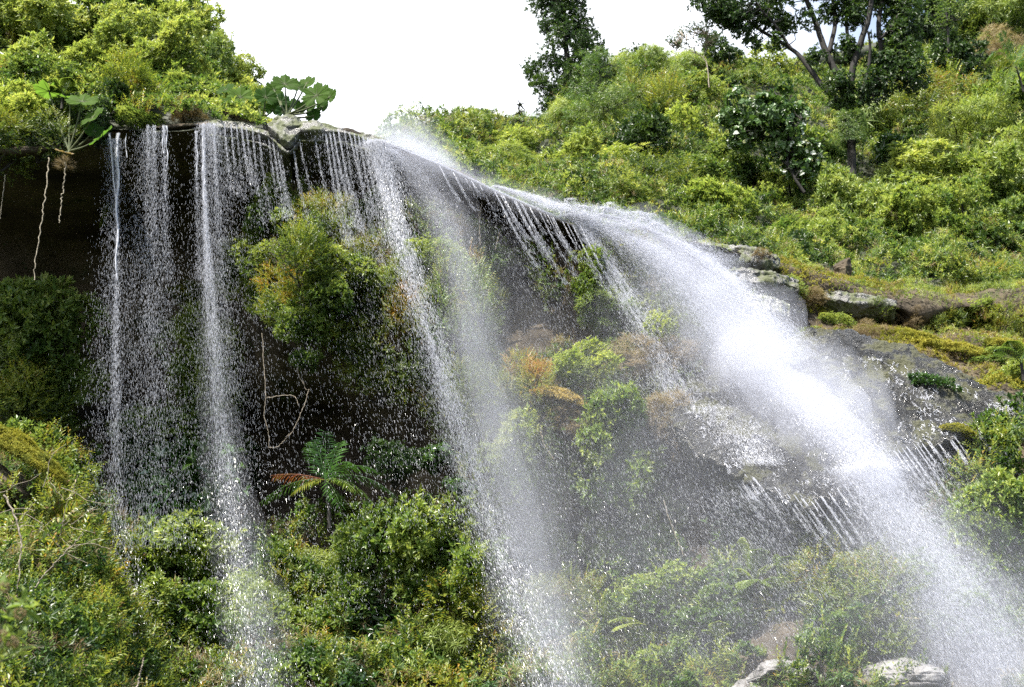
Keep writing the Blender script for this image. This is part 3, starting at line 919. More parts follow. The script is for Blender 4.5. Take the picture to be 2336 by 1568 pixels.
CG = 'bushes on the cliff bulge behind the streams'
for x, y, r, k, lb, sx, sz in [
    (628, 505, 47, 'green', 'green bush at the top left of the hanging mound in the middle', 1, .95),
    (600, 600, 50, 'bright', 'bright green bush on the left side of the hanging mound', 1.05, .9),
    (735, 520, 50, 'autumn', 'rusty-tipped bush at the top of the hanging mound', 1.1, .8),
    (705, 600, 62, 'olive', 'largest rusty and green bush at the centre of the hanging mound', 1.1, .9),
    (815, 590, 50, 'olive', 'olive bush on the upper right of the hanging mound', 1, 1),
    (640, 680, 54, 'autumn', 'orange-tipped bush at the lower left of the hanging mound above the bare vines', 1.2, .8),
    (745, 690, 49, 'green', 'dark green bush hanging over the cave mouth above the bare vines', 1.2, .9),
    (850, 690, 52, 'olive', 'olive bush on the right side of the hanging mound', 1, 1),
    (810, 775, 45, 'olive', 'olive bush at the lower centre edge of the mound over the dark cave', 1.1, .9),
    (900, 790, 45, 'autumn', 'brownish bush at the lower right of the mound beside the coarse stream', 1, 1),
    (930, 640, 45, 'olive', 'green-olive bush at the right end of the hanging mound, behind the coarse stream', 1, 1),
    (945, 730, 49, 'autumn', 'yellowish bush right of the mound where the coarse stream crosses it', 1, 1.1),
    (770, 640, 52, 'bright', 'fresh green bush in the very middle of the hanging mound', 1.1, .9),
    (560, 590, 40, 'olive', 'small bush at the far left tip of the hanging mound', 1.1, .9),
    (700, 745, 50, 'green', 'shaded green bush at the bottom of the mound between the bare vines', 1.2, .8),
    (950, 850, 50, 'olive', 'olive bush low on the right of the mound by the coarse stream', 1, 1),
    (870, 860, 50, 'olive', 'lowest dark olive bush of the hanging mound', 1.1, .9),
    (850, 480, 32, 'green', 'small green bush near the lip above the hanging mound', 1, .9),
    (985, 900, 34, 'autumn', 'small orange-tipped shrub at the right edge of the dark cave', 1, 1),
    (975, 610, 64, 'small', 'fine-leaved bush right of the mound seen through the coarse stream', 1.1, 1),
    (1050, 720, 74, 'autumn', 'faded rusty bush behind the soft mist plume', 1, 1.2),
    (1080, 560, 60, 'small', 'fine-leaved bush under the sloping dark lip behind the mist', 1.1, .9),
    (1310, 860, 58, 'bright', 'bright green bush above the straw-coloured moss patch', 1.2, .8),
    (1345, 660, 48, 'small', 'yellowish bush behind the left fringe of the main fall', 1.1, .9),
    (1440, 620, 60, 'olive', 'faint olive bush half hidden behind the main fall', 1.1, .9),
    (1400, 720, 56, 'feathery', 'feathery green bush on the slope left of the main fall', 1.2, .9),
    (1530, 760, 64, 'small', 'pale green bush in the spray left of the wet slab', 1.1, .9),
    (1480, 850, 60, 'dry', 'dry brown grassy bush left of the wet slab', 1.2, .8),
    (1200, 900, 60, 'autumn', 'reddish-brown bush left of the straw-coloured moss patch', 1.1, .9),
    (1110, 900, 54, 'olive', 'olive bush between the coarse stream and the rusty bush', 1, 1.1),
    (1400, 960, 62, 'green', 'green bush below the right end of the straw-coloured moss patch', 1.2, .9),
    (1510, 970, 56, 'dry', 'tangle of dry stems hanging at the left end of the wet slab', 1, 1.2),
    (1400, 1080, 78, 'near', 'green leafy bush under the straw-coloured moss, below the slab corner', 1, 1),
    (1180, 1050, 64, 'bright', 'green bush right of the coarse stream at half height of the cliff', 1, 1.1),
    (1100, 1160, 56, 'olive', 'faint bush right of the lower coarse stream beside the cave foot', .9, 1.1),
]:
    shrub('bush', 'bush', x, y, r, k, lb, CG, sx=sx * 1.12, sz=sz * 1.12, fwd=RNG.uniform(.6, 1.15) if x < 875 else .45)

VG = 'bushes on the shaded cave wall and its left side'
for x, y, r, k, lb, sx, sz in [
    (55, 770, 100, 'near', 'dense leafy bush at the left edge below the hanging roots', 1, 1),
    (110, 860, 84, 'feathery', 'feathery green bush leaning towards the cave, left of the thin strand', 1, 1.1),
    (40, 940, 84, 'nearspray', 'olive bush at the left edge above the mossy ledge', 1.1, .9),
    (480, 865, 82, 'feathery', 'soft green bush half dissolved behind the brightest thin stream', 1, 1),
    (400, 990, 76, 'green', 'dim green bush on the cave wall left of the brightest thin stream', 1.2, .9),
    (470, 690, 36, 'olive', 'small olive sprig left of the brightest thin stream at mid height', 1.4, .8),
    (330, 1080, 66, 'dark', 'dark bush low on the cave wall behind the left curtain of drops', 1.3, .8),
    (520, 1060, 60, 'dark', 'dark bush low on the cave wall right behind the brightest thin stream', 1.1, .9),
    (243, 485, 22, 'bright', 'small bright climbing plant on the wall left of the white strand', .5, 1.6),
]:
    shrub('bush', 'bush', x, y, r, k, lb, VG, sx=sx, sz=sz, fwd=1.0 if x > 200 else 1.3)

BG = 'bushes at the foot of the cliff'
for x, y, r, k, lb, sx, sz in [
    (385, 1190, 104, 'glossy', 'bush with shiny blue-green leaves at the top of the growth below the left curtain', 1.0, 1.1),
    (450, 1280, 104, 'near', 'green bush directly below the shiny blue-green one', 1.1, 1),
    (330, 1330, 110, 'near', 'leafy green bush left of the foot of the brightest thin stream', 1.1, 1),
    (130, 1190, 90, 'nearspray', 'olive bush tangled with pale dead twigs at the lower left', 1.2, .9),
    (60, 1290, 96, 'nearspray', 'twiggy yellow-leaved bush at the lower left edge', 1.1, 1),
    (200, 1310, 92, 'nearspray', 'yellow-olive bush right of the twiggy one at the lower left', 1.1, 1),
    (110, 1440, 104, 'nearspray', 'sprawling olive bush at the lower left, near the bottom edge', 1.2, .9),
    (270, 1480, 104, 'olive', 'olive bush at the bottom edge, second from the left corner', 1.2, .9),
    (430, 1430, 92, 'near', 'green bush at the foot of the brightest thin stream near the bottom edge', 1.1, .9),
    (560, 1440, 84, 'feathery', 'fine-leaved bush veiled by the foot of the brightest thin stream', 1, 1),
    (560, 1300, 54, 'glossy', 'shiny-leaved sparse bush just right of the brightest thin stream', .9, 1.2),
    (935, 1305, 112, 'near', 'prominent bright bush with upright sprigs right below the palm', 1.1, 1),
    (800, 1310, 50, 'bamboo', 'bamboo tuft left of the prominent bright bush', 1, 1),
    (1010, 1300, 100, 'near', 'bush with layered yellow-green leaves right of the prominent bright bush', 1.1, 1),
    (740, 1340, 70, 'bamboo', 'grassy bamboo clump left of the centre near the dark cave foot', 1, 1.1),
    (860, 1400, 96, 'near', 'leafy bush below the prominent bright bush', 1.1, 1),
    (1040, 1430, 92, 'nearspray', 'yellow-leaved sprays beside the foot of the coarse stream', 1.1, .9),
    (700, 1460, 84, 'near', 'dark-centred green bush at the bottom edge left of centre', 1.1, .9),
    (1000, 1500, 62, 'bamboo', 'bright spiky bamboo tuft near the bottom edge in the centre', 1.1, .9),
    (870, 1520, 80, 'glossy', 'broad shiny-leaved bush at the bottom edge in the centre', 1.2, .9),
    (1180, 1490, 62, 'broad', 'broad-leaved bush at the foot of the coarse stream', 1, 1),
    (1290, 1400, 84, 'olive', 'olive bush right of the foot of the coarse stream', 1.1, 1),
    (1400, 1480, 84, 'olive', 'dim olive bush near the bottom edge right of centre', 1.1, .9),
    (1450, 1260, 84, 'near', 'green bush in light spray below the slab corner', 1, 1),
    (1550, 1350, 92, 'near', 'wide green bush left of the tree ferns', 1.1, .9),
    (1640, 1430, 70, 'green', 'low green bush in front of the tree ferns', 1.2, .8),
    (1560, 1500, 70, 'green', 'low green bush at the bottom edge left of the grey boulder', 1.1, .9),
    (1900, 1400, 84, 'olive', 'faint bush behind the broad lower spray, left of its core', 1.3, .8),
    (2060, 1360, 84, 'green', 'faint bush in the middle of the broad lower spray', 1.2, .8),
    (2010, 1450, 76, 'olive', 'misty olive bush above the half hidden boulder', 1.4, .7),
    (2200, 1440, 84, 'green', 'dim bush at the lower right behind the spray', 1.2, .9),
    (2312, 1120, 80, 'near', 'sunlit dark-leaved bush at the right edge below the slab end', 1.1, 1),
    (2225, 1200, 56, 'near', 'smaller sunlit bush left of the dark-leaved right-edge bush', 1, 1),
    (2290, 1210, 92, 'near', 'leafy bush at the right edge, middle of three', 1, 1),
    (2240, 1330, 84, 'green', 'shaded bush at the right edge, lowest of three', 1, 1),
]:
    shrub('bush', 'bush', x, y, r, k, lb, BG, sx=sx, sz=sz, fwd=0.75)


# ------------------------------------------------------------------ rocks
slab_cols = [
    (1530, [(925, 37.2), (935, 36.6), (945, 36.0), (955, 35.8)]),
    (1600, [(862, 37.4), (915, 36.6), (970, 35.8), (1020, 35.2)]),
    (1690, [(812, 37.6), (900, 36.6), (1000, 35.4), (1078, 34.6)]),
    (1780, [(785, 37.7), (900, 36.4), (1020, 35.0), (1118, 34.1)]),
    (1850, [(774, 37.7), (900, 36.0), (1040, 34.5), (1148, 33.6)]),
    (1900, [(772, 37.7), (890, 35.9), (1020, 34.5), (1122, 33.7)]),
    (1960, [(778, 37.6), (880, 35.9), (1000, 34.6), (1092, 33.8)]),
    (2030, [(796, 37.4), (870, 36.0), (950, 34.9), (1034, 34.2)]),
    (2100, [(826, 37.1), (880, 36.1), (950, 35.1), (1014, 34.4)]),
    (2170, [(858, 36.8), (895, 36.0), (945, 35.2), (996, 34.6)]),
    (2240, [(884, 36.5), (915, 36.0), (950, 35.5), (985, 35.0)]),
    (2300, [(905, 36.2), (925, 35.9), (940, 35.6), (958, 35.2)]),
    (2345, [(930, 36.1), (940, 35.9), (950, 35.7), (962, 35.5)]),
]


def slab_shell(name, cols, nx, ny, mat, amp, freq, amp2, under=1.4, back=2.2):
    """a thick slab: the visible face from the columns, a crest that runs back, an underside that cuts in"""
    cc = []
    for x, rows in cols:
        c = [P(x, y, Y) for y, Y in rows]
        top = c[0]; bot = c[-1]
        c = [top + np.array([0, 2.2, -0.6]), top + np.array([0, 0.7, -0.02])] + c + [bot + np.array([0, 0.25, -0.16]), bot + np.array([0, under, -0.25]), bot + np.array([0, under + back, -0.25 - back * .1])]
        cc.append(c)
    ctrl = np.array(cc)
    a = np.array([catmull(ctrl[i], ny) for i in range(len(cc))])
    g = np.array([catmull(a[:, j], nx) for j in range(ny)])
    n = unit(np.cross(np.gradient(g, axis=1), np.gradient(g, axis=0)))
    pf = g.reshape(-1, 3)
    ridg = 1 - np.abs(fbm(pf * freq * 2.3 + 31, 4) - 0.5) * 4
    h = (fbm(pf * freq, 5) - 0.5) * 2 * amp + ridg * amp2
    h += 0.45 * amp2 * (fbm(pf * 7.0 + 3, 4) - .5) * 2
    g = g - n * h.reshape(ny, nx, 1)
    i = (np.arange(ny - 1)[:, None] * nx + np.arange(nx - 1)[None]).ravel()
    V = g.reshape(-1, 3); F = np.column_stack([i, i + 1, i + nx + 1, i + nx])
    o = obj(name, mesh(name, V, F, mat, None, True))
    return o, V, F


o, SV, SF = slab_shell('rock_slab', slab_cols, 460, 260, M['wet'], 0.38, 0.8, 0.16)
tag(o, 'big wet grey rock slab with moss, jutting out under the main fall on the right', 'rock')
SLAB = BVHTree.FromPolygons([tuple(v) for v in SV], [tuple(f) for f in SF])


def stone(name, x, y, Y, rx, ry, mat, label, group=None, squash=0.6, depth=1.0, seed=0, cut=0.25, rough=1.0):
    """an angular block: planes cut it, layers and cracks roughen it"""
    c = P(x, y, Y)
    s = np.linalg.norm(c - CAM) / FPX
    nu, nv = 150, 90
    u = np.linspace(0, 2 * np.pi, nu, endpoint=False); v = np.linspace(0.02, np.pi - 0.02, nv)
    U, W = np.meshgrid(u, v)
    d = np.column_stack([(np.sin(W) * np.cos(U)).ravel(), (np.sin(W) * np.sin(U)).ravel(), np.cos(W).ravel()])
    r = np.full(len(d), 1.25)
    rg = np.random.default_rng(seed)
    for k in range(16):
        pn = unit(rg.normal(size=3)); h = rg.uniform(1 - cut, 1.05)
        q = d @ pn
        r = np.minimum(r, np.where(q > 0.05, h / np.maximum(q, 0.05), 9))
    V = d * r[:, None] * np.array([rx * s, rx * s * depth, ry * s])
    R0 = rx * s
    n1 = fbm(V / R0 * 1.6 + seed, 5) - 0.5
    rid = 0.5 - np.abs(fbm(V / R0 * 3.1 + seed * 3, 4) - 0.5) * 2
    lay = np.abs(((V[:, 2] + 0.12 * R0 * n1) / (0.16 * R0 + 0.02)) % 1 - 0.5)
    V = V + d * (rough * min(rx, ry * 2.2) * s * (0.55 * n1 + 0.16 * rid - 0.04 * (lay < .06)))[:, None]
    F = []
    for a in range(nv - 1):
        for b in range(nu):
            F.append((a * nu + b, a * nu + (b + 1) % nu, (a + 1) * nu + (b + 1) % nu, (a + 1) * nu + b))
    o = obj(name, mesh(name, V, F, mat, None, True), None, c)
    return tag(o, label, 'rock', group)


LR = 'wet stones on the lip of the falls'
def ledge(name, label, cols, mat, group=None, nx=160, ny=60, amp=0.05, under=0.5, freq=1.6, amp2=0.05):
    """an irregular broken shelf of rock; cols = (x, y top, y bottom, Y)"""
    cc = [(x, [(yt, Y + .25), (yt + (yb - yt) * .35, Y + .12), (yt + (yb - yt) * .7, Y), (yb, Y - .02)]) for x, yt, yb, Y in cols]
    o, V, F = slab_shell(name, cc, nx, ny, mat, amp, freq, amp2, under=under, back=0.15 if under < .3 else .5)
    return tag(o, label, 'rock', group)


ledge('rock', 'rugged wet rock edge along the lip, left of the wedge-shaped stone', [(478, 282, 286, 36.9), (500, 278, 292, 36.8), (540, 282, 296, 36.8), (575, 290, 302, 36.75), (600, 297, 308, 36.7), (628, 310, 322, 36.7), (650, 318, 328, 36.8)], M['lip'], LR, under=.1)
ledge('rock', 'wedge-shaped wet stone jutting down over the lip', [(612, 284, 290, 36.6), (630, 278, 304, 36.5), (648, 282, 322, 36.45), (662, 288, 324, 36.5), (680, 288, 306, 36.6), (695, 290, 296, 36.7)], M['lip'], LR, under=.1)
ledge('rock', 'mossy grey stone on top of the wedge-shaped one, under the giant leaves', [(620, 278, 284, 36.8), (632, 268, 288, 36.7), (655, 265, 290, 36.6), (675, 268, 290, 36.7), (690, 280, 288, 36.8)], M['lip'], LR, under=.1)
ledge('rock', 'long flat wet stone on the lip right of the wedge-shaped one', [(672, 292, 298, 36.8), (690, 280, 300, 36.6), (720, 280, 300, 36.6), (745, 287, 302, 36.7), (790, 296, 306, 36.8), (850, 312, 326, 36.9), (880, 322, 338, 36.9)], M['lip'], LR, under=.1)
BD = 'grey boulders at the foot of the falls'
stone('boulder', 1778, 1542, 33.0, 74, 25, M['boulder'], 'dry pale grey boulder at the bottom edge, left of the spray', BD, seed=21, cut=.3)
stone('boulder', 1745, 1580, 33.2, 62, 30, M['boulder'], 'cracked boulder slab under the pale grey one, cut by the bottom edge', BD, seed=22, cut=.3)
stone('boulder', 2075, 1562, 32.8, 95, 36, M['boulder'], 'grey boulder half hidden by the spray at the bottom right', BD, seed=25, cut=.35)
SR = 'flat wet rocks of the upper terrace'
ledge('rock', 'layered wet rock with grassy top right of the main fall', [(1580, 560, 585, 41.2), (1640, 562, 600, 40.9), (1700, 566, 596, 40.8), (1745, 578, 606, 40.8), (1775, 600, 615, 41)], M['lip'], SR, amp=.16, amp2=.10, under=.5)
ledge('rock', 'lower step of wet layered rock beside the main fall', [(1600, 610, 640, 40.6), (1660, 618, 640, 40.3), (1730, 622, 646, 40.2), (1790, 630, 650, 40.4), (1822, 640, 660, 40.6)], M['lip'], SR, amp=.16, amp2=.10, under=.5)
ledge('rock', 'flat pale wet ledge in front of the dark rock pillar', [(1862, 668, 674, 42.2), (1900, 668, 684, 41.9), (1950, 674, 694, 41.8), (2010, 680, 696, 41.9), (2045, 690, 700, 41.8)], M['lip'], SR, amp=.12, amp2=.08, under=.4)
ledge('rock', 'spray-soaked rock step at the right fringe of the main fall', [(1610, 665, 690, 40), (1670, 672, 696, 39.7), (1740, 684, 706, 39.6), (1800, 700, 725, 39.8)], M['lip'], SR, amp=.16, amp2=.10, under=.5)
ledge('rock', 'dark dripping rock band behind the crest of the big slab', [(1990, 790, 805, 38.9), (2060, 800, 838, 38.4), (2130, 822, 862, 38.2), (2200, 855, 885, 38.2), (2240, 875, 890, 38.4)], M['wet'], SR, amp=.12, amp2=.08, under=1.2)
stone('rock_pillar', 1925, 628, 44.5, 22, 38, M['cliff'], 'dark upright rock at the back of the grassy terrace', None, seed=41, cut=.3)
# mossy ledge on the left
o = stone('mossy_ledge', 5, 1095, 32.9, 90, 24, M['cliff'], 'ledge padded with yellow moss at the left edge', None, seed=52, cut=.2)
o.rotation_euler = (0, R_(32), 0)


def moss_pad(name, x, y, Y, rx, ry, mat, n, label, ang=0, kind='fuzz', size=1.1, parent=None, depth=0.3):
    if Y is None:
        h = SLAB.ray_cast(Vector(CAM), Vector(ray(x, y)), 400)[0]
        g = hit(x, y)
        Y = min(h[1] if h is not None else 99, g[1]) - .02
    c = P(x, y, Y); s = np.linalg.norm(c - CAM) / FPX
    d = rand_dirs(n); d[:, 2] = np.abs(d[:, 2]) * 1.0 - 0.15
    p = d * np.array([rx * s, rx * s * depth, ry * s]) * (1 + 1.5 * (fbm(d * 2.2 + x, 4) - .5))[:, None]
    ca, sa = math.cos(ang), math.sin(ang)
    p = p @ np.array([[ca, 0, -sa], [0, 1, 0], [sa, 0, ca]])
    ax = unit(d + np.array([0, 0, 0.2]))
    t = 0.5 + (fbm(p * 4, 2) - 0.5)
    me = leaf_mesh(name, [leaf_arrays(p, ax, size * RNG.uniform(.7, 1.3, n), kind, t)], M[mat])
    o = obj(name, me, parent, c if parent is None else None)
    if parent is None: tag(o, label, 'moss')
    else: o.location = c - np.array(parent.location); o['label'] = label
    return o


moss_pad('moss_mat', 30, 1030, 32.3, 120, 34, 'moss', 4600, 'thick yellow moss draped over the ledge at the left edge', ang=R_(30))
moss_pad('moss_mat', 1288, 915, 36.75, 64, 17, 'straw', 3200, 'straw-yellow moss mat hanging in the middle of the wet slope', ang=R_(18), size=1.3)
for i, (x, y, Y, rx, ry, lb) in enumerate([(2080, 775, None, 80, 16, 'yellow-green moss cushion just above the crest of the big slab'),
                              (2200, 812, None, 90, 20, 'bright yellow moss cushion right of the slab crest, under the dark crevice'),
                              (2310, 800, None, 60, 16, 'yellow-green moss cushion at the right edge under the dark crevice'),
                              (2130, 880, None, 46, 20, 'small leafy green moss patch low on the right half of the big slab'),
                              (2185, 985, None, 28, 10, 'round moss tuft on the lower right rim of the big slab')]):
    moss_pad('moss_cushion' if i != 3 else 'creeping_plant', x, y, Y, rx, ry, 'moss' if i != 3 else 'glossy', 1700 if i != 3 else 170, lb, ang=R_(14), size=1.2 if i != 3 else .75, kind='fuzz' if i != 3 else 'rosette')

# ------------------------------------------------------------------ trees of the hillside
def limb(mb, pts, r0, r1, Y, n=14, seg=7, wob=0.04, dY=None):
    pp = [P(x, y, Y + (dY[i] if dY else 0)) for i, (x, y) in enumerate(pts)]
    mb.tube(pp, np.linspace(r0, r1, len(pp)), seg=seg, n=n, wob=wob)
    return pp


def twigs(mb, starts, ends, r=0.02):
    for e in ends:
        k = np.argmin(np.linalg.norm(starts - e, axis=1))
        a = starts[k]
        m = (a + e) / 2 + RNG.normal(size=3) * 0.15
        mb.tube([a, m, e], [r * 1.6, r, r * 0.4], seg=4, n=5)


def tree(name, label, group, Y, trunk_limbs, blobs, kind, mat, dens, size, tint=0.5, gap=0.42, gfreq=0.9, base=None, bark_m='bark', depth=0.8, inner=0.9, up=0.3, jit=.16):
    """trunk_limbs: list of (pts, r0, r1); blobs: list of (x, y, r) of foliage"""
    base = P(*trunk_limbs[0][0][0], Y) if base is None else base
    e = empty(name, base, label, 'tree', group)
    off = -np.array(base)
    mb = MB(); sk = []
    for li, (pts, r0, r1) in enumerate(trunk_limbs):
        dz = [0.0] + [math.sin(li * 2.1) * 0.9 * (j / max(len(pts) - 1, 1)) for j in range(1, len(pts))]
        pp = limb(mb, pts, r0 * .78, r1 * .78, Y, dY=dz, n=22, wob=.10 * r0 + .02)
        sk.append(catmull(pp, 16))
    sk = np.concatenate(sk)
    s = Y / math.cos(PITCH) / FPX
    c = []; r = []
    for (x, y, rp) in blobs:
        c.append(P(x, y, Y + RNG.uniform(-1, 1) * rp * s * depth)); r.append(rp * s * 1.12)
    c = np.array(c); r = np.array(r)
    p, ax, g = crown_pts(c, r, int(3.2 * dens * np.sum(r ** 2)), gap, gfreq=gfreq, inner=inner, up=up, bottom=0.9)
    t = tint + (fbm(p * 0.8, 2) - 0.5) * 0.9
    ends = p[RNG.choice(len(p), min(len(p), 12 * len(blobs)), replace=False)]
    twigs(mb, sk, ends, 0.022)
    me = leaf_mesh('crown', [leaf_arrays(p + off, ax, size * RNG.uniform(.7, 1.3, len(p)), kind, t, jit)], M[mat])
    tr = mesh('trunk', np.concatenate(mb.V) + off, np.concatenate(mb.F), M[bark_m], None, True)
    obj('trunk', tr, e); obj('crown', me, e)
    return e


tree('tall_tree', 'tall narrow dark tree against the white sky, right of the gap of open sky', None, 70,
     [([(1315, 340), (1305, 220), (1290, 100), (1275, -40), (1270, -160)], 0.30, 0.10), ([(1308, 250), (1270, 215), (1225, 165)], 0.10, 0.04), ([(1310, 280), (1270, 245)], .1, .04), ([(1300, 170), (1345, 110)], .12, .04)],
     [(1265, -100, 50), (1255, -20, 40), (1290, -60, 45), (1300, 20, 34), (1240, 10, 28), (1275, 45, 34), (1320, 70, 34), (1245, 60, 18), (1290, 100, 42), (1340, 110, 36), (1362, 130, 22),
      (1225, 150, 26), (1215, 165, 18), (1300, 150, 40), (1262, 200, 30), (1235, 195, 22), (1290, 215, 34), (1278, 250, 22), (1250, 222, 18), (1330, 170, 40), (1262, 130, 20)],
     'rosette', 'dark', 120, 1.15, tint=0.45, gap=0.44, gfreq=1.1)
tree('feathery_tree', 'light green feathery tree in front of the foot of the tall dark tree', None, 64,
     [([(1385, 400), (1380, 300), (1372, 210), (1365, 130)], 0.12, 0.03)],
     [(1365, 140, 28), (1345, 170, 36), (1395, 180, 36), (1340, 220, 44), (1400, 230, 48), (1370, 270, 54), (1430, 275, 36), (1320, 270, 34), (1350, 320, 40), (1420, 320, 40), (1385, 350, 36)],
     'feather', 'bright', 60, 1.0, tint=0.25, gap=0.38)
BT = [([(1945, 410), (1942, 330), (1935, 245)], 0.26, 0.30),
      ([(1935, 250), (1880, 200), (1830, 135), (1805, 112), (1740, 72), (1690, 35), (1640, 5)], 0.20, 0.06),
      ([(1805, 112), (1770, 60), (1735, 20), (1700, -40)], 0.10, 0.05),
      ([(1938, 250), (1915, 180), (1880, 110), (1865, 60), (1840, 0), (1820, -70)], 0.26, 0.12),
      ([(1890, 120), (1905, 60), (1900, 0), (1890, -70)], 0.16, 0.10),
      ([(1940, 250), (1945, 160), (1965, 90), (1985, 30), (1990, -60)], 0.24, 0.14),
      ([(1950, 150), (1935, 90), (1930, 20), (1935, -60)], 0.14, 0.08),
      ([(1945, 250), (2000, 190), (2010, 120), (2005, 60), (2015, -10), (2030, -70)], 0.22, 0.12),
      ([(1965, 230), (1985, 130), (1980, 70)], 0.14, 0.06),
      ([(2008, 90), (2040, 50), (2060, 0)], 0.10, 0.05)]
tree('spreading_tree', 'big dark tree with many bare spreading limbs and a vine-wrapped lower trunk, upper right', None, 60, BT,
     [(1610, 0, 34), (1650, 20, 34), (1680, 50, 28), (1630, 40, 20), (1700, 10, 34), (1745, 45, 30), (1760, -20, 44), (1720, 90, 20), (1790, 60, 24), (1770, 95, 16), (1820, -30, 50), (1900, -50, 60), (1980, -40, 60), (2050, -20, 54),
      (2060, 40, 40), (2040, 90, 34), (1850, 40, 24), (1950, 40, 26), (1930, 110, 26), (2075, 80, 24), (2060, 130, 40), (2010, 150, 34), (1910, 190, 30), (1860, 130, 20), (1990, 200, 40), (1930, 220, 34), (2080, 170, 40), (1895, 30, 22), (1960, -10, 36)],
     'large', 'dark', 85, 0.85, tint=0.5, gap=0.47, gfreq=1.1)
moss_pad('vine_column', 1944, 318, 59.6, 30, 88, 'green', 900, 'curtain of green vines round the lower trunk of the big spreading tree', kind='feather', size=.7, depth=.8)['category'] = 'vine'
tree('white_leaved_tree', 'tree with large leaves showing bright white undersides, left of the big trunk', None, 58,
     [([(1835, 440), (1800, 380), (1790, 300), (1775, 220)], 0.11, 0.03), ([(1800, 380), (1740, 330), (1690, 290)], .07, .03), ([(1795, 320), (1830, 270)], .05, .02)],
     [(1680, 225, 22), (1665, 270, 22), (1700, 260, 34), (1690, 310, 28), (1740, 240, 22), (1785, 220, 30), (1770, 260, 34), (1750, 300, 34), (1800, 290, 30), (1820, 260, 22), (1790, 340, 34), (1830, 380, 34), (1850, 350, 24), (1720, 290, 24)],
     'big', 'pale', 42, 0.95, tint=0.5, gap=0.44, gfreq=1.4)
tree('skyline_tree', 'little tree with a small tuft crown on a thin stem, left end of the skyline', None, 63,
     [([(1012, 400), (1020, 350), (1017, 300), (1022, 270)], 0.04, 0.015)], [(1022, 278, 12), (1016, 294, 9), (1020, 312, 7)], 'small', 'bright', 260, 1.0, tint=.2, gap=.3)
tree('skyline_tree', 'sparse twiggy sapling on the skyline, right of the small tuft-crowned tree', None, 63,
     [([(1070, 400), (1060, 340), (1052, 285)], 0.05, 0.012), ([(1062, 350), (1040, 300)], 0.03, .01), ([(1066, 360), (1085, 300)], 0.03, .01)],
     [(1052, 290, 12), (1042, 312, 16), (1066, 325, 20), (1085, 305, 10), (1055, 350, 24), (1100, 330, 20)], 'small', 'dark', 70, 1.0, tint=.6, gap=.4)
tree('skyline_tree', 'round light green treetop alone on the ridge', None, 73,
     [([(1497, 210), (1495, 130)], 0.08, 0.04)], [(1497, 132, 20), (1490, 140, 16)], 'feather', 'bright', 260, .8, tint=.3, gap=.2)
tree('skyline_tree', 'light green treetop right of the round one, rising over the ridge', None, 73,
     [([(1535, 240), (1533, 170)], 0.08, 0.04)], [(1533, 170, 24), (1520, 190, 24), (1548, 190, 20)], 'feather', 'bright', 200, .8, tint=.35, gap=.25)
tree('skyline_tree', 'airy grey tree with thin bent stem and leaves floating against the sky', None, 66,
     [([(1618, 200), (1610, 140), (1580, 118), (1545, 105)], 0.05, 0.02), ([(1605, 130), (1615, 95), (1600, 65)], .03, .012), ([(1575, 116), (1560, 80)], .025, .01)],
     [(1535, 95, 15), (1555, 78, 18), (1580, 65, 16), (1610, 70, 20), (1630, 85, 12), (1598, 92, 14), (1528, 108, 10), (1560, 102, 12)], 'small', 'dark', 110, .9, tint=.6, gap=.42, gfreq=2, bark_m='twig')
tree('skyline_tree', 'dark leafy tree behind the ridge right of the tall narrow tree', None, 78,
     [([(1450, 230), (1440, 140)], 0.12, 0.05)], [(1440, 140, 30), (1410, 155, 26), (1465, 130, 26), (1425, 170, 30)], 'rosette', 'dark', 70, 1.0, tint=.6, gap=.42)
tree('skyline_tree', 'grey-green airy tree at the top right, left of the bright feathery slope', None, 72,
     [([(2165, 120), (2160, 40), (2155, -30)], 0.10, 0.04)], [(2160, 10, 26), (2140, 35, 24), (2180, 30, 26), (2165, 60, 26), (2200, 0, 22)], 'small', 'green', 110, 1.1, tint=.5, gap=.42)
tree('drooping_sapling', 'hair-thin drooping sapling standing alone in the open sky', None, 62,
     [([(1178, 350), (1182, 290), (1186, 240), (1192, 232)], 0.014, 0.006)], [(1184, 255, 3), (1182, 275, 3), (1186, 240, 3), (1181, 295, 4)], 'small', 'dark', 900, .7, tint=.7, gap=.1)


# ------------------------------------------------------------------ palms, ferns, giant leaves
def frond(mb, base, tip, sag, n=25, ll=0.30, lw=0.035, tint=0.5, droop=0.35, taper=0.9, up=np.array([0, 0, 1.0])):
    """a feather leaf: a curved midrib with leaflets on both sides"""
    base = np.array(base); tip = np.array(tip)
    ts = np.linspace(0, 1, n)
    pts = base + (tip - base) * ts[:, None] + np.array([0, 0, 1.0]) * (4 * sag * ts * (1 - ts))[:, None]
    mb.tube(pts, np.linspace(0.014, 0.004, n), seg=4, t=tint)
    d = unit(np.gradient(pts, axis=0))
    V = []; F = []
    k = 0
    for i in range(2, n):
        f = i / (n - 1)
        L_ = ll * (math.sin(math.pi * min(1, 0.18 + 0.82 * f * taper)) ** 0.7 + 0.12)
        side0 = unit(np.cross(d[i], up))
        for sg in (-1, 1):
            s = unit(side0 * sg + d[i] * 0.55 + np.array([0, 0, -droop * RNG.uniform(.5, 1.4)]) + RNG.normal(size=3) * 0.06)
            w = d[i] * lw * 0.5
            a = pts[i]
            m = a + s * L_ * 0.5
            e = a + s * L_ * RNG.uniform(.9, 1.1) + np.array([0, 0, -droop * 0.25 * L_])
            V += [a - w * .5, m - w, e, m + w]
            F.append((k, k + 1, k + 2, k + 3)); k += 4
    mb.add(V, F, np.clip(tint + RNG.normal(size=len(F)) * 0.04, 0, 1))


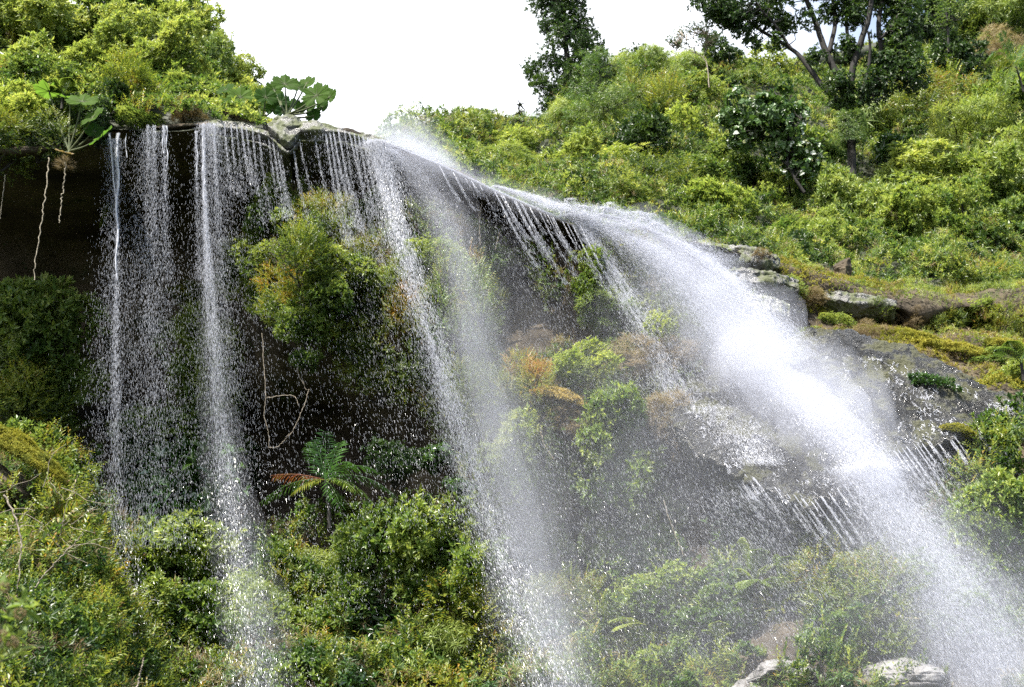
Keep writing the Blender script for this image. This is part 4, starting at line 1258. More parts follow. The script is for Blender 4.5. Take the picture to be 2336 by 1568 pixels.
def palm(name, label, x, y, Y, fronds, trunk, mat='palm', ll=0.34, group=None, lw=0.04):
    c = P(x, y, Y); s = Y / math.cos(PITCH) / FPX
    b = P(trunk[0], trunk[1], Y)
    e = empty(name, b, label, 'palm', group)
    mb = MB(); mb.tube([b - b, (b + c) / 2 - b + np.array([.03, 0, 0]), c - b], [0.06, 0.05, 0.045], seg=8, n=10)
    mb.build('trunk', M['bark'], e)
    for fx, fy, dy, sag, tn in fronds:
        m = MB(); t = P(fx, fy, Y + dy)
        frond(m, c - b, t - b, sag, ll=ll, lw=lw, tint=tn)
        f = m.build('frond', M[mat], e, smooth=False)
        if tn > 0.9: f['label'] = 'withered red-brown frond'
    return e


palm('palm', 'small dark palm with one rust-red frond in front of the black cave', 742, 1096, 37.0,
     [(742, 985, 0.1, 0.0, .45), (700, 1020, -.2, .10, .4), (775, 1010, .3, .1, .5), (800, 1055, -.3, .18, .5), (868, 1080, .2, .30, .35), (900, 1130, -.2, .32, .25),
      (626, 1084, -.1, .08, .98), (600, 1142, .1, .22, .55), (672, 1120, -.5, .12, .7), (812, 1120, -.5, .15, .72), (845, 1140, -.1, .22, .65), (720, 1010, .5, .1, .3), (775, 1150, -.4, .1, .6)],
     (752, 1205), ll=.48, lw=.024)
palm('palm', 'small palm with a folded pale fan at the right edge of the hillside', 2316, 150, 62,
     [(2285, 75, 0, .2, .5), (2255, 130, 0, .5, .6), (2345, 90, .2, .2, .5), (2300, 200, -.3, .5, .7), (2360, 160, 0, .4, .4), (2270, 165, .4, .5, .7)], (2335, 210), ll=.6, lw=.07)
palm('palm', 'dark blue-green palm crown peeping over the skyline below the tall narrow tree', 1232, 300, 66,
     [(1205, 285, 0, .2, .1), (1240, 265, 0, .1, .1), (1262, 290, 0, .2, .1), (1215, 305, 0, .2, .1), (1222, 270, 0, .1, .1)], (1235, 350), ll=.4, lw=.06)


def tree_fern(name, label, x, y, Y, ends, ll=0.22, tn=0.5, group='tree ferns in the spray'):
    c = P(x, y, Y)
    e = empty(name, c + np.array([0, 0, -0.5]), label, 'fern', group)
    m = MB(); m.tube([[0, 0, 0], [0, 0, 0.5]], [0.05, 0.04], seg=6); m.build('trunk', M['bark'], e)
    for fx, fy, dy in ends:
        m = MB(); t = P(fx, fy, Y + dy)
        o0 = np.array([0, 0, 0.5])
        tip = t - c + o0
        n = 15
        ts = np.linspace(0, 1, n)
        sag = 0.18 * np.linalg.norm(tip - o0)
        pts = o0 + (tip - o0) * ts[:, None] + np.array([0, 0, 1.0]) * (4 * sag * ts * (1 - ts))[:, None]
        m.tube(pts, np.linspace(0.012, 0.004, n), seg=4, t=tn)
        d = unit(np.gradient(pts, axis=0))
        for i in range(2, n):
            f = i / (n - 1)
            L_ = np.linalg.norm(tip - o0) * 0.42 * math.sin(math.pi * (0.2 + 0.8 * f)) + 0.03
            for sg in (-1, 1):
                s = unit(np.cross(d[i], [0, 0, 1]) * sg + d[i] * 0.4 + np.array([0, 0, -.12]))
                frond(m, pts[i], pts[i] + s * L_, 0.02, n=9, ll=0.05 + L_ * .12, lw=0.035, tint=tn + RNG.normal() * .05, droop=.05)
        m.build('frond', M['green'], e, smooth=False)
    return e


tree_fern('tree_fern', 'tree fern with a tall upright frond, leftmost of those under the slab', 1722, 1330, 34.7, [(1690, 1235, 0), (1735, 1255, -.3), (1765, 1290, .2), (1680, 1300, .2), (1690, 1345, -.5), (1760, 1340, -.4)], tn=.8)
tree_fern('tree_fern', 'tree fern with fanned fronds right of the leftmost one, under the slab', 1790, 1350, 34.7, [(1770, 1275, 0), (1800, 1272, -.3), (1835, 1285, .2), (1822, 1330, .2), (1760, 1320, -.5)], tn=.7)
tree_fern('tree_fern', 'smaller bright tree fern lower down, just left of the main spray', 1862, 1390, 34.7, [(1845, 1325, 0), (1880, 1320, -.3), (1910, 1345, .2), (1830, 1365, .2), (1890, 1390, -.5)], tn=.8)
tree_fern('fern', 'flat pale fern frond lying out from the slope near the bottom centre', 1478, 1440, 36.4, [(1390, 1420, 0), (1400, 1440, -.4), (1470, 1410, .3)], tn=.95, group=None)
tree_fern('fern', 'small bright fern above the cracked boulder', 1640, 1470, 34.7, [(1605, 1440, 0), (1640, 1420, -.3), (1670, 1445, .2), (1612, 1475, .2)], tn=.85, group=None)
tree_fern('fern', 'ferny tuft at the bottom edge left of centre', 490, 1520, 37.4, [(470, 1480, 0), (505, 1478, -.3), (530, 1500, .2), (455, 1510, .2)], tn=.8, group=None)
tree_fern('fern', 'fern above the giant leaves at the upper left', 145, 215, 36.2, [(125, 185, 0), (160, 180, -.3), (175, 205, .2), (118, 205, .2)], tn=.7, group=None)
tree_fern('fern', 'brownish green fern arching over the right end of the terrace', 2330, 830, 36.5, [(2270, 800, 0), (2300, 780, -.3), (2350, 790, .2)], tn=.5, group=None)


def giant_leaf(parent, x, y, Y, rpx, org, tilt, face, tn=0.5, mat='giant', yaw=0.0):
    """a lobed, pleated leaf on a long stalk; org = stalk foot (world)"""
    c = P(x, y, Y); s = Y / math.cos(PITCH) / FPX; R = rpx * s
    nth, nr = 84, 9
    V = [[0, 0, 0.0]]
    for j in range(1, nr + 1):
        q = j / nr
        for i in range(nth):
            a = 2 * math.pi * i / nth
            lob = 0.80 + 0.15 * abs(math.cos(3.5 * (a - math.pi / 2))) ** 0.7 + 0.045 * math.sin(21 * a) + 0.03 * math.sin(37 * a)
            notch = 1 - 0.55 * math.exp(-((a - math.pi * 1.5) / 0.22) ** 2)
            r = q * R * (lob * notch if q > .5 else 0.9 * (1 - (1 - notch) * q * 2) )
            z = 0.24 * R * q ** 2 + 0.055 * R * q * math.cos(7 * (a - math.pi / 2)) + 0.02 * R * q * math.sin(21 * a) - .16 * R * q ** 4
            V.append([r * math.cos(a), r * math.sin(a), z])
    V = np.array(V)
    F = []
    for i in range(nth):
        F.append((0, 1 + i, 1 + (i + 1) % nth, 1 + (i + 1) % nth))
    F = [f for f in F]
    Q = []
    for j in range(1, nr):
        for i in range(nth):
            a0 = 1 + (j - 1) * nth; b0 = 1 + j * nth
            Q.append((a0 + i, b0 + i, b0 + (i + 1) % nth, a0 + (i + 1) % nth))
    rot = (Matrix.Rotation(face, 3, 'Z') @ Matrix.Rotation(tilt, 3, 'X') @ Matrix.Rotation(yaw, 3, 'Z'))
    Rm = np.array(rot)
    V = V @ Rm.T
    m = MB()
    inner = [(1 + i, 1 + (i + 1) % nth) for i in range(nth)]
    tri = []
    for i in range(0, nth, 2):
        tri.append((0, 1 + i, 1 + (i + 1) % nth, 1 + (i + 2) % nth))
    m.add(V, tri + Q, tn)
    f = m.build('leaf', M[mat], parent, smooth=True, loc=c - np.array(parent.location))
    v = MB()
    for kx in range(7):                                  # ribs under the blade
        a = math.pi / 2 + kx * 2 * math.pi / 7
        pts = []
        for q in (0.02, .3, .6, .88):
            z = 0.24 * R * q ** 2 + 0.055 * R * q - .16 * R * q ** 4 - 0.004
            pts.append([q * .9 * R * math.cos(a), q * .9 * R * math.sin(a), z])
        v.tube(np.array(pts) @ Rm.T, np.array([.022, .014, .009, .004]) * R * 1.6, seg=4, n=8)
    vo = v.build('rib', M['stalk'], f)
    st = MB(); o0 = org - np.array(parent.location); e = c - np.array(parent.location)
    st.tube([o0, (o0 + e) / 2 + np.array([0, 0, -.08]), e], [0.035, 0.028, 0.02], seg=6, n=10)
    st.build('stalk', M['stalk'], parent)
    return f


GG = 'giant-leaved plants on the lip of the falls'
org = P(158, 345, 36.0)
e = empty('giant_leaf_plant', org, 'giant-leaved plant drooping over the cliff edge at the upper left', 'plant', GG)
for x, y, Y, r, ti, fa, tn in [(112, 208, 36.4, 40, -8, .3, .5), (188, 232, 35.7, 42, 50, .1, .8), (212, 268, 35.5, 36, 62, -.6, .75), (232, 312, 35.4, 38, 52, -.9, .45), (160, 228, 36.2, 30, 20, .8, .5), (215, 300, 35.8, 28, 70, .5, .2)]:
    giant_leaf(e, x, y, Y, r, org, R_(ti), fa, tn)
giant_leaf(e, 146, 348, 35.7, 24, org, R_(25), .6, .5, mat='dry')
org = P(655, 262, 37.2)
e = empty('giant_leaf_plant', org, 'largest giant-leaved plant, standing on the wet stones of the lip', 'plant', GG)
for x, y, Y, r, ti, fa, tn in [(650, 192, 37.2, 38, 62, .2, .6), (722, 218, 37.0, 40, 78, -.3, .7), (680, 200, 37.8, 30, 60, .5, .3), (640, 232, 37.8, 26, 80, .2, .15), (700, 245, 37.6, 26, 75, -.2, .2), (735, 245, 37.4, 22, 80, -.5, .3), (668, 240, 38, 22, 75, 0, .2), (700, 190, 38, 26, 66, -.3, .7), (752, 222, 37.5, 26, 82, -.6, .5), (625, 205, 38, 26, 70, .6, .4), (715, 265, 37.3, 22, 84, -.2, .15), (645, 255, 37.6, 20, 84, .3, .1)]:
    giant_leaf(e, x, y, Y, r, org, R_(ti), fa, tn)
org = P(600, 265, 37.6)
e = empty('giant_leaf_plant', org, 'giant-leaved plant immediately left of the one on the wet stones', 'plant', GG)
for x, y, Y, r, ti, fa, tn in [(606, 222, 37.5, 32, 72, .4, .25), (590, 245, 37.9, 24, 80, -.2, .3), (622, 250, 37.6, 22, 80, .2, .2)]:
    giant_leaf(e, x, y, Y, r, org, R_(ti), fa, tn)
org = P(535, 262, 38.0)
e = empty('giant_leaf_plant', org, 'giant-leaved plant against the shrub dome, behind the brown heather', 'plant', GG)
for x, y, Y, r, ti, fa, tn in [(548, 222, 37.8, 34, 74, .1, .8), (515, 205, 38.0, 26, 60, -.4, .3), (522, 232, 37.7, 24, 40, .5, .6)]:
    giant_leaf(e, x, y, Y, r, org, R_(ti), fa, tn)


# ------------------------------------------------------------------ vines, roots, dead wood
def vine(name, label, cat, paths, rad, mat, Y, group=None, wob=0.03, n=40):
    base = P(*paths[0][0], Y)
    mb = MB()
    for pth in paths:
        pp = np.array([P(x, y, Y) for x, y in pth]) - base
        mb.tube(pp, np.linspace(rad, rad * .6, len(pp)), seg=5, n=n, wob=wob)
    o = mb.build(name, M[mat], None, loc=base)
    return tag(o, label, cat, group)


VG2 = 'bare vines hanging from the mound'
vine('hanging_vine', 'pale bare vine hanging below the mound with a side twig, left of two', 'vine', [[(598, 760), (602, 830), (606, 900), (603, 950), (612, 985), (614, 1022)], [(608, 908), (650, 902), (672, 905), (680, 925)], [(614, 1022), (635, 1018), (660, 990)]], 0.011, 'twig', 37.4, VG2)
vine('hanging_vine', 'pale bare vine with a kinked knot hanging below the mound, right of two', 'vine', [[(676, 770), (682, 810), (680, 850), (692, 875), (698, 890), (706, 888)], [(704, 890), (690, 935), (670, 980), (655, 1000)]], 0.011, 'twig', 37.4, VG2)
RG = 'roots hanging from the left clifftop'
vine('hanging_root', 'long pale root hanging at the far left, wet at its tip', 'root', [[(112, 360), (107, 420), (100, 470), (92, 530), (82, 590), (77, 640)]], 0.022, 'root', 36.2, RG, wob=.05)
vine('hanging_root', 'shorter pale root with reddish root hair under the clifftop, right of the longest', 'root', [[(150, 370), (146, 420), (140, 460), (136, 510)]], 0.022, 'root', 36.2, RG, wob=.05)
vine('hanging_root', 'thin root dangling at the very left edge of the picture', 'root', [[(12, 400), (6, 450), (0, 500)]], 0.014, 'root', 36.2, RG)
moss_pad('root_hair', 148, 380, 36.1, 9, 14, 'dry', 60, 'reddish brown beard of root hair under the giant leaves', kind='hang', size=.45, depth=.8)['category'] = 'root'

rgl = random.Random(5)
tw = []
for k in range(26):
    x0, y0 = rgl.uniform(-20, 170), rgl.uniform(1090, 1260)
    a = rgl.uniform(-0.9, 0.6); ln = rgl.uniform(50, 130)
    pts = [(x0, y0)]
    for q in range(4):
        a += rgl.uniform(-.5, .5); pts.append((pts[-1][0] + math.cos(a) * ln / 4, pts[-1][1] + math.sin(a) * ln / 4))
    tw.append(pts)
vine('dead_branches', 'tangle of pale leafless twigs at the lower left in front of the cave', 'dead branch', tw, 0.008, 'twig', 30.3, None, wob=.02, n=14)
vine('dead_branch', 'long pale curved branch at the lower left edge', 'dead branch', [[(10, 1130), (35, 1180), (48, 1240), (44, 1300), (40, 1370)]], 0.022, 'twig', 27.6, 'single dead branches')
vine('dead_branch', 'short white broken branch near the bottom left', 'dead branch', [[(312, 1568), (322, 1530), (328, 1500)]], 0.018, 'twig', 26.5, 'single dead branches')
vine('dead_branch', 'slanting grey branch in the lower left bushes', 'dead branch', [[(80, 1340), (120, 1290), (170, 1240), (190, 1215)]], 0.014, 'twig', 27.3, 'single dead branches')
vine('dead_branch', 'white stem curving down the slope right of the middle', 'dead branch', [[(1515, 1140), (1525, 1180), (1545, 1230), (1560, 1270)], [(1232, 970), (1240, 1010), (1265, 1050)]], 0.014, 'twig', 36.5, 'single dead branches')
vine('dead_branch', 'bare forked stem standing above the shaded slope near the cliff lip', 'dead branch', [[(1318, 500 + 40), (1316, 480 + 40)], [(1095, 560), (1093, 500), (1088, 460)], [(1093, 500), (1100, 462)], [(1130, 570), (1140, 530)]], 0.012, 'twig', 37.6, 'single dead branches')

# close plant at the left edge, out of focus
e = empty('broad_leaved_plant', P(-20, 1520, 12), 'out-of-focus plant with brown flower heads close to the camera at the left edge', 'plant')
bl = np.array(e.location)
pp = np.array([P(x, y, 12) for x, y in [(10, 1350), (20, 1395), (45, 1375), (15, 1420), (40, 1435), (25, 1460), (5, 1480), (60, 1395), (35, 1500)]]) - bl
ax = np.tile(np.array([0.5, -0.3, 0.6]), (len(pp), 1)) + RNG.normal(size=(len(pp), 3)) * .3
obj('foliage', leaf_mesh('foliage', [leaf_arrays(pp, ax, np.full(len(pp), .65), 'large', np.full(len(pp), .85))], M['green']), e)
st = MB()
for p_ in pp: st.tube([[0, 0, 0], p_ * .5 + np.array([-.03, 0, 0]), p_], [.012, .01, .006], seg=5, n=8)
st.build('stem', M['stalk'], e)
for x, y in [(8, 1340), (45, 1400), (5, 1450), (30, 1465)]:
    q = P(x, y, 11.9) - bl
    d = rand_dirs(60)
    obj('flower_head', leaf_mesh('flower_head', [leaf_arrays(q + d * .035, d, np.full(60, .3), 'fuzz', np.full(60, .6))], M['dry']), e)

# trailing climbing plants with single glossy leaves in the cave mouth
for x, y, k, r, lb in [(1005, 1040, 'glossy', 34, 'bluish glossy sprig hanging at the right side of the cave'), (1050, 1120, 'glossy', 28, 'lower bluish glossy sprig at the right side of the cave'),
                       (700, 815, 'green', 26, 'small leafy sprig on the right bare vine'), (650, 735, 'bamboo', 26, 'spiky air plant under the hanging mound'), (900, 1050, 'dark', 50, 'dark sprig deep in the cave above the palm fronds')]:
    shrub('climbing_plant', 'climbing plant', x, y, r, k, lb, 'small plants round the cave mouth', depth=37.6 if x < 960 else 37.9)

# ------------------------------------------------------------------ falling water
DROP_SHAPE = np.array([[0, 0, .55], [.5, 0, -.3], [-.25, .43, -.3], [-.25, -.43, -.3], [0, 0, -.5]])
DROP_F = np.array([[0, 1, 2, 2], [0, 2, 3, 3], [0, 3, 1, 1]])


def drop_arrays(pos, d, length, width):
    N = len(pos)
    z = unit(d)
    x = unit(np.cross(rand_dirs(N), z)); y = np.cross(z, x)
    T = np.array([[0, 0, .5], [.5, 0, -.22], [-.25, .43, -.22], [-.25, -.43, -.22], [0, 0, -.5]])
    Rm = np.stack([x * width[:, None], y * width[:, None], z * length[:, None]], axis=1)
    V = np.einsum('kj,njl->nkl', T, Rm) + pos[:, None]
    F3 = np.array([[0, 1, 2], [0, 2, 3], [0, 3, 1], [4, 2, 1], [4, 3, 2], [4, 1, 3]])
    F = (np.arange(N) * 5)[:, None, None] + F3[None]
    return V.reshape(-1, 3), F.reshape(-1, 3)


def stream_pts(path, n, wpow=1.0, t0=0.0, t1=1.0, tpow=1.0, clump=0.0, depth=0.6, cf=3.0, gauss=True):
    """path: (x, y, Y, width in m); returns positions and fall directions"""
    ctrl = np.array([[*P(x, y, Y), w] for x, y, Y, w in path])
    K = 200
    c = catmull(ctrl, K)
    dd = unit(np.gradient(c[:, :3], axis=0))
    m = int(n * (1.9 if clump else 1))
    t = t0 + (t1 - t0) * RNG.random(m) ** tpow
    i = np.clip((t * (K - 1)).astype(int), 0, K - 2)
    f = (t * (K - 1) - i)[:, None]
    q = c[i] * (1 - f) + c[i + 1] * f
    g = RNG.normal(size=(m, 2)) if gauss else (RNG.random((m, 2)) - .5) * 3
    w = q[:, 3]
    p = q[:, :3].copy()
    p[:, 0] += g[:, 0] * w * 0.5
    p[:, 1] += g[:, 1] * w * 0.5 * depth
    if clump:
        k = fbm(np.column_stack([g[:, 0] * cf * .6, t * 14, g[:, 1]]) + path[0][0], 3)
        keep = RNG.random(m) < np.clip((k - 0.5 + 0.5 * (1 - clump)) * 2.6, 0.02, 1)
        p, i = p[keep][:n], i[keep][:n]
    return p, dd[i]


def water(name, label, specs, mat='drop'):
    """specs: list of (positions, directions, length, width)"""
    Vs, Fs = [], []; n = 0
    for p, d, ln, w in specs:
        L_ = 1.55 * ln * RNG.uniform(.5, 1.5, len(p)); W_ = 0.37 * w * RNG.uniform(.6, 1.4, len(p))
        d = unit(d + RNG.normal(size=d.shape) * 0.06)
        V, F = drop_arrays(p, d, L_, W_)
        Vs.append(V); Fs.append(F + n); n += len(V)
    o = obj(name, mesh(name, np.concatenate(Vs), np.concatenate(Fs), M[mat]))
    return tag(o, label, None, None, 'stuff')


NF = 1.0


def S(path, n, ln=0.06, w=0.014, **kw):
    p, d = stream_pts(path, int(n * NF), **kw)
    return (p, d, ln, w)


Yf = 36.7
# left: curtain, strand and the brightest thin stream
sp = []
sp.append(S([(268, 320, Yf, .05), (266, 640, Yf, .10), (264, 900, Yf, .16), (268, 1150, Yf, .30), (285, 1400, Yf - 1.3, .55)], 3800, .06, .014, tpow=1.2))
sp.append(S([(262, 320, Yf, .25), (255, 640, Yf, .5), (250, 900, Yf, .8), (255, 1200, Yf, 1.0), (270, 1450, Yf - 1.3, 1.2)], 6500, .05, .011, tpow=1.4))
water('water_curtain', 'thin straight stream of drops at the far left, below the white strand', sp)
sp = []
for x0, n in [(338, 1000), (352, 1200), (375, 1700)]:
    sp.append(S([(x0, 288, Yf, .05), (x0 + 1, 420, Yf, .10), (x0 + 4, 620, Yf, .22), (x0 + 6, 900, Yf, .5), (x0 + 14, 1200, Yf, .8)], n, .05, .015, tpow=1.3))
sp.append(S([(345, 300, Yf, .5), (340, 600, Yf, 1.0), (335, 900, Yf, 1.3), (345, 1250, Yf, 1.5)], 12000, .05, .012, clump=.4))
water('water_curtain', 'broad faint curtain of drops between the white strand and the brightest thin stream', sp)
sp = []
sp.append(S([(464, 286, Yf, .03), (466, 420, Yf, .06), (474, 600, Yf, .14), (490, 800, Yf, .26), (512, 1050, Yf, .42), (545, 1300, Yf - 1.3, .58), (600, 1600, Yf - 3.2, .75)], 19000, .055, .014, clump=.35, tpow=2.2))
sp.append(S([(480, 286, Yf, .35), (490, 500, Yf, .7), (500, 800, Yf, 1.0), (525, 1100, Yf, 1.3), (590, 1600, Yf - 3.2, 1.7)], 15000, .05, .011, tpow=1.4))
sp.append(S([(488, 284, Yf, .03), (494, 420, Yf, .08), (506, 640, Yf, .2), (530, 900, Yf, .4)], 1800, .05, .014, tpow=1.2))
sp.append(S([(447, 300, Yf, .03), (449, 420, Yf, .06), (455, 640, Yf, .16)], 900, .05, .014, tpow=1.2))
water('water_stream', 'brightest thin stream of the left half, falling from the lip to the bottom edge', sp)
sp = []
rl = random.Random(3)
for k, x0 in enumerate([512, 527, 540, 551, 562, 576, 590, 612, 622, 630, 637, 668, 683, 716, 742, 752, 760, 772, 786, 797, 808, 818, 828, 838, 846]):
    ly = float(np.interp(x0, lipx, lipy))
    if 600 < x0 < 700: ly += 12
    dr = (x0 - 480) / 400 * 60 + 12
    ln_ = rl.uniform(130, 220) * (1.0 if x0 < 740 else 1.35)
    n = int(rl.uniform(240, 620) * (1.5 if x0 > 740 else 1))
    sp.append(S([(x0, ly, Yf, .02), (x0 + dr * .4, ly + ln_ * .5, Yf, .06), (x0 + dr, ly + ln_, Yf - .1, .16)], n, .05, .0135, tpow=1.1))
sp.append(S([(560, 300, Yf, 1.0), (590, 500, Yf, 1.4), (640, 800, Yf, 1.9), (700, 1100, Yf, 2.3), (760, 1400, Yf - 3.2, 2.6)], 4500, .05, .012))
sp.append(S([(760, 310, Yf, .9), (800, 480, Yf, 1.1), (840, 640, Yf, 1.3), (900, 900, Yf, 1.8), (960, 1200, Yf - 1.3, 2.2)], 7000, .05, .012))
water('water_drops', 'separate dripping lines and scattered drops falling across the cave mouth', sp)
# coarse stream from the bend of the lip
sp = []
sp.append(S([(860, 326, Yf, .30), (885, 420, Yf - 0.07, .34), (925, 580, Yf - 0.60, .38), (985, 780, Yf - 1.00, .42), (1045, 980, Yf - 1.00, .50), (1120, 1200, Yf - .9, .62), (1210, 1420, Yf - 2.0, .8), (1290, 1620, Yf - 3.2, 1.0)], 32000, .06, .015, clump=.45, cf=4, tpow=2.0))
sp.append(S([(850, 330, Yf, .6), (900, 500, Yf - 0.33, .8), (975, 780, Yf - 1.00, .9), (1100, 1160, Yf - 1.00, 1.2), (1290, 1620, Yf - 3.2, 1.8)], 8000, .05, .012, clump=.3, tpow=1.6))
water('water_stream', 'coarse stream of big drops arching down the middle from the bend of the lip', sp)
# soft mist plume
sp = []
sp.append(S([(890, 345, Yf, .25), (965, 420, Yf - 0.07, .7), (1030, 540, Yf - 0.47, .75), (1065, 680, Yf - 0.93, .8), (1090, 820, Yf - 1.00, 1.0), (1140, 1000, Yf - 1.00, 1.3), (1240, 1300, Yf - 1.3, 1.8), (1340, 1600, Yf - 3.2, 2.2)], 20000, .03, .008, tpow=1.8))
sp.append(S([(1060, 500, Yf - 0.33, 1.6), (1150, 800, Yf - 1.00, 2.6), (1260, 1100, Yf - 1.00, 3.2), (1400, 1500, Yf - 3.2, 3.4)], 1500, .045, .011))
water('spray', 'soft plume of fine spray drifting down right of the coarse stream', sp)
# lines dripping off the sloping lip
sp = [S([(900, 334, 36.95, .05), (1000, 374, 36.95, .06), (1150, 444, 37.1, .08), (1300, 508, 37.4, .12)], 9000, .03, .014)]
for x0 in list(range(1000, 1130, 14)) + list(range(1130, 1345, 9)):
    x0 = x0 + rl.uniform(-9, 9)
    if rl.random() < .25: continue
    ly = float(np.interp(x0, lipx, lipy))
    h = rl.uniform(60, 190) * (0.5 if x0 < 1120 else 1)
    sp.append(S([(x0, ly + 2, 36.9, .015), (x0 + h * .25, ly + h * .5, Yf, .04), (x0 + h * .56, ly + h, Yf, .12)], int(h * rl.uniform(.8, 3.4)), .06, .013, tpow=1.1))
sp.append(S([(1150, 460, Yf, 1.0), (1210, 620, Yf, 1.4), (1290, 800, Yf, 1.7), (1400, 1050, Yf, 2.0), (1480, 1300, Yf - 1.3, 2.4)], 3500, .055, .0125, clump=.3))
water('water_drops', 'drips running off the sloping dark lip between the spray plume and the main fall', sp)

# main fall
YM = 37.2
sp = []
sp.append(S([(1130, 425, 37.4, .10), (1230, 455, 37.3, .30), (1330, 490, 37.1, .45), (1440, 520, 37.0, .5)], 12000, .04, .014, clump=.3))            # water racing along the lip
sp.append(S([(1300, 492, YM, .25), (1400, 535, YM, .5), (1500, 590, YM - .2, .65), (1590, 670, YM - .4, .7), (1665, 760, YM - .6, .7), (1740, 850, 36.2, .7)], 52000, .055, .015))
sp.append(S([(1370, 490, YM, .12), (1470, 520, YM, .2), (1580, 580, YM - .2, .35), (1660, 650, YM - .4, .5), (1730, 740, YM - .6, .6), (1790, 830, 36.3, .7)], 30000, .05, .015, clump=.4))
sp.append(S([(1310, 500, YM, .15), (1365, 570, YM, .25), (1420, 660, YM, .35), (1500, 800, YM - .3, .55), (1580, 950, YM - .5, .8)], 20000, .055, .017, clump=.6, cf=5))
sp.append(S([(1420, 560, YM, .9), (1500, 680, YM, 1.3), (1590, 820, YM - .4, 1.6), (1660, 960, YM - .8, 1.8)], 9000, .05, .013))
for k in range(16):                                          # water thrown up where the sheet leaves the lip
    x0 = rl.uniform(1290, 1500); y0 = np.interp(x0, [1290, 1400, 1500], [486, 498, 530])
    sp.append(S([(x0 - 14, y0 + 8, YM, .06), (x0 + 10, y0 - rl.uniform(12, 34), YM, .12), (x0 + 40, y0 + 6, YM, .2)], 500, .05, .016))
water('main_fall', 'white main body of the waterfall shooting from the lip down onto the rock slab', sp)
sp = []
sp.append(S([(1240, 470, YM, .4), (1400, 480, YM, .5), (1560, 540, YM, .6), (1660, 600, YM, .7)], 9000, .03, .012))
sp.append(S([(1560, 560, YM, .3), (1650, 640, YM, .7), (1730, 720, YM - .5, .9), (1800, 810, YM - .8, 1.0)], 22000, .05, .012))
sp.append(S([(1500, 860, 36.0, 2.0), (1600, 1000, 35.5, 2.4), (1700, 1200, 35, 2.8), (1850, 1500, 34, 3.2)], 6000, .05, .012))
water('spray', 'scattered spray flying round the edges of the main fall', sp)
# over and off the slab
sp = []
sp.append(S([(1720, 820, 36.8, .5), (1810, 890, 35.6, .75), (1900, 970, 34.6, .85), (1990, 1070, 33.6, .7)], 26000, .05, .013, depth=.4))
sp.append(S([(1640, 930, 36, .8), (1700, 1000, 35, .8), (1740, 1060, 34.3, .7)], 8000, .045, .012, depth=.4))
sp.append(S([(1950, 1070, 33.7, .7), (2020, 1170, 33.3, .9), (2110, 1310, 32.8, 1.3), (2210, 1450, 32.3, 1.7), (2330, 1640, 31.6, 2.0)], 26000, .05, .012, tpow=1.25))
sp.append(S([(1990, 1060, 33.7, .5), (2075, 1180, 33.3, .7), (2200, 1360, 32.7, .9), (2340, 1580, 32, 1.1)], 14000, .06, .013, clump=.3, tpow=1.25))
water('lower_fall', 'broad white fall leaving the rock slab towards the lower right corner', sp)
sp = []
xs = np.array([c[0] for c in slab_cols]); ys = np.array([c[1][-1][0] for c in slab_cols]); Ys = np.array([c[1][-1][1] for c in slab_cols])
for x0 in list(np.arange(1600, 1900, 9)) + list(np.arange(1900, 2180, 6)) + list(np.arange(2225, 2345, 6)):
    x0 = x0 + rl.uniform(-7, 7)
    if rl.random() < .45: continue
    ly = float(np.interp(x0, xs, ys)); YY = float(np.interp(x0, xs, Ys)) - .1
    h = rl.uniform(25, 150)
    sp.append(S([(x0, ly, YY, .012), (x0 + h * .32, ly + h * .45, YY - .1, .03), (x0 + h * .7, ly + h, YY - .25, .08)], int(h * rl.uniform(.8, 4)), .07, .013, tpow=1.2))
sp.append(S([(1700, 1120, 34, 1.6), (1800, 1260, 33.6, 2.2), (1900, 1400, 33.2, 2.6), (2010, 1580, 32.6, 3.0)], 7000, .055, .0125, clump=.25))
sp.append(S([(2060, 1050, 34, 1.2), (2150, 1180, 33.6, 1.8), (2260, 1360, 33, 2.2), (2380, 1560, 32.4, 2.4)], 8000, .06, .012))
sp.append(S([(1250, 1000, 36, 2.4), (1400, 1250, 35, 3.0), (1560, 1500, 33.6, 3.2)], 3500, .055, .012))
water('water_drops', 'rows of dripping water along the lower rim of the slab and the rain of drops below it', sp)

# the solid strand at the far left
mb = MB()
yy = np.linspace(305, 640, 40)
pp = np.array([P(268 + 2.5 * math.sin(y * .05) - 0.004 * (y - 305), y, Yf) for y in yy])
for q in range(5):
    ph = q * 1.3
    off = np.column_stack([.035 * np.sin(yy * .045 + ph) * np.linspace(1, .15, 40), .03 * np.cos(yy * .05 + ph), yy * 0])
    mb.tube(pp + off, (.022 * (1 - np.linspace(0, 1, 40)) ** .7 + .009) * (.6 + .8 * RNG.random(40)), seg=5, wob=.016)
pp = np.array([P(250 + (y - 305) * .09, y, Yf + .02) for y in np.linspace(305, 480, 20)])
mb.tube(pp, np.linspace(.035, .01, 20), seg=6, wob=.02)
o = mb.build('water_strand', M['drop'])
tag(o, 'unbroken white strand of water at the far left of the curtains', None, None, 'stuff')
mb = MB()
for x, y0, y1, w in [(489, 284, 330, .014), (463, 300, 470, .022), (371, 288, 350, .014), (380, 288, 380, .014), (449, 300, 400, .01), (287, 305, 360, .01)]:
    yy = np.linspace(y0, y1, 24)
    pp = np.array([P(x + (y - y0) * .02 + 1.6 * math.sin(y * .11), y, Yf) for y in yy])
    mb.tube(pp, w * (1 + .5 * np.sin(yy * .2)), seg=6, wob=.01)
tag(mb.build('water_threads', M['drop']), 'short unbroken threads of water just under the lip in the left half', None, None, 'stuff')
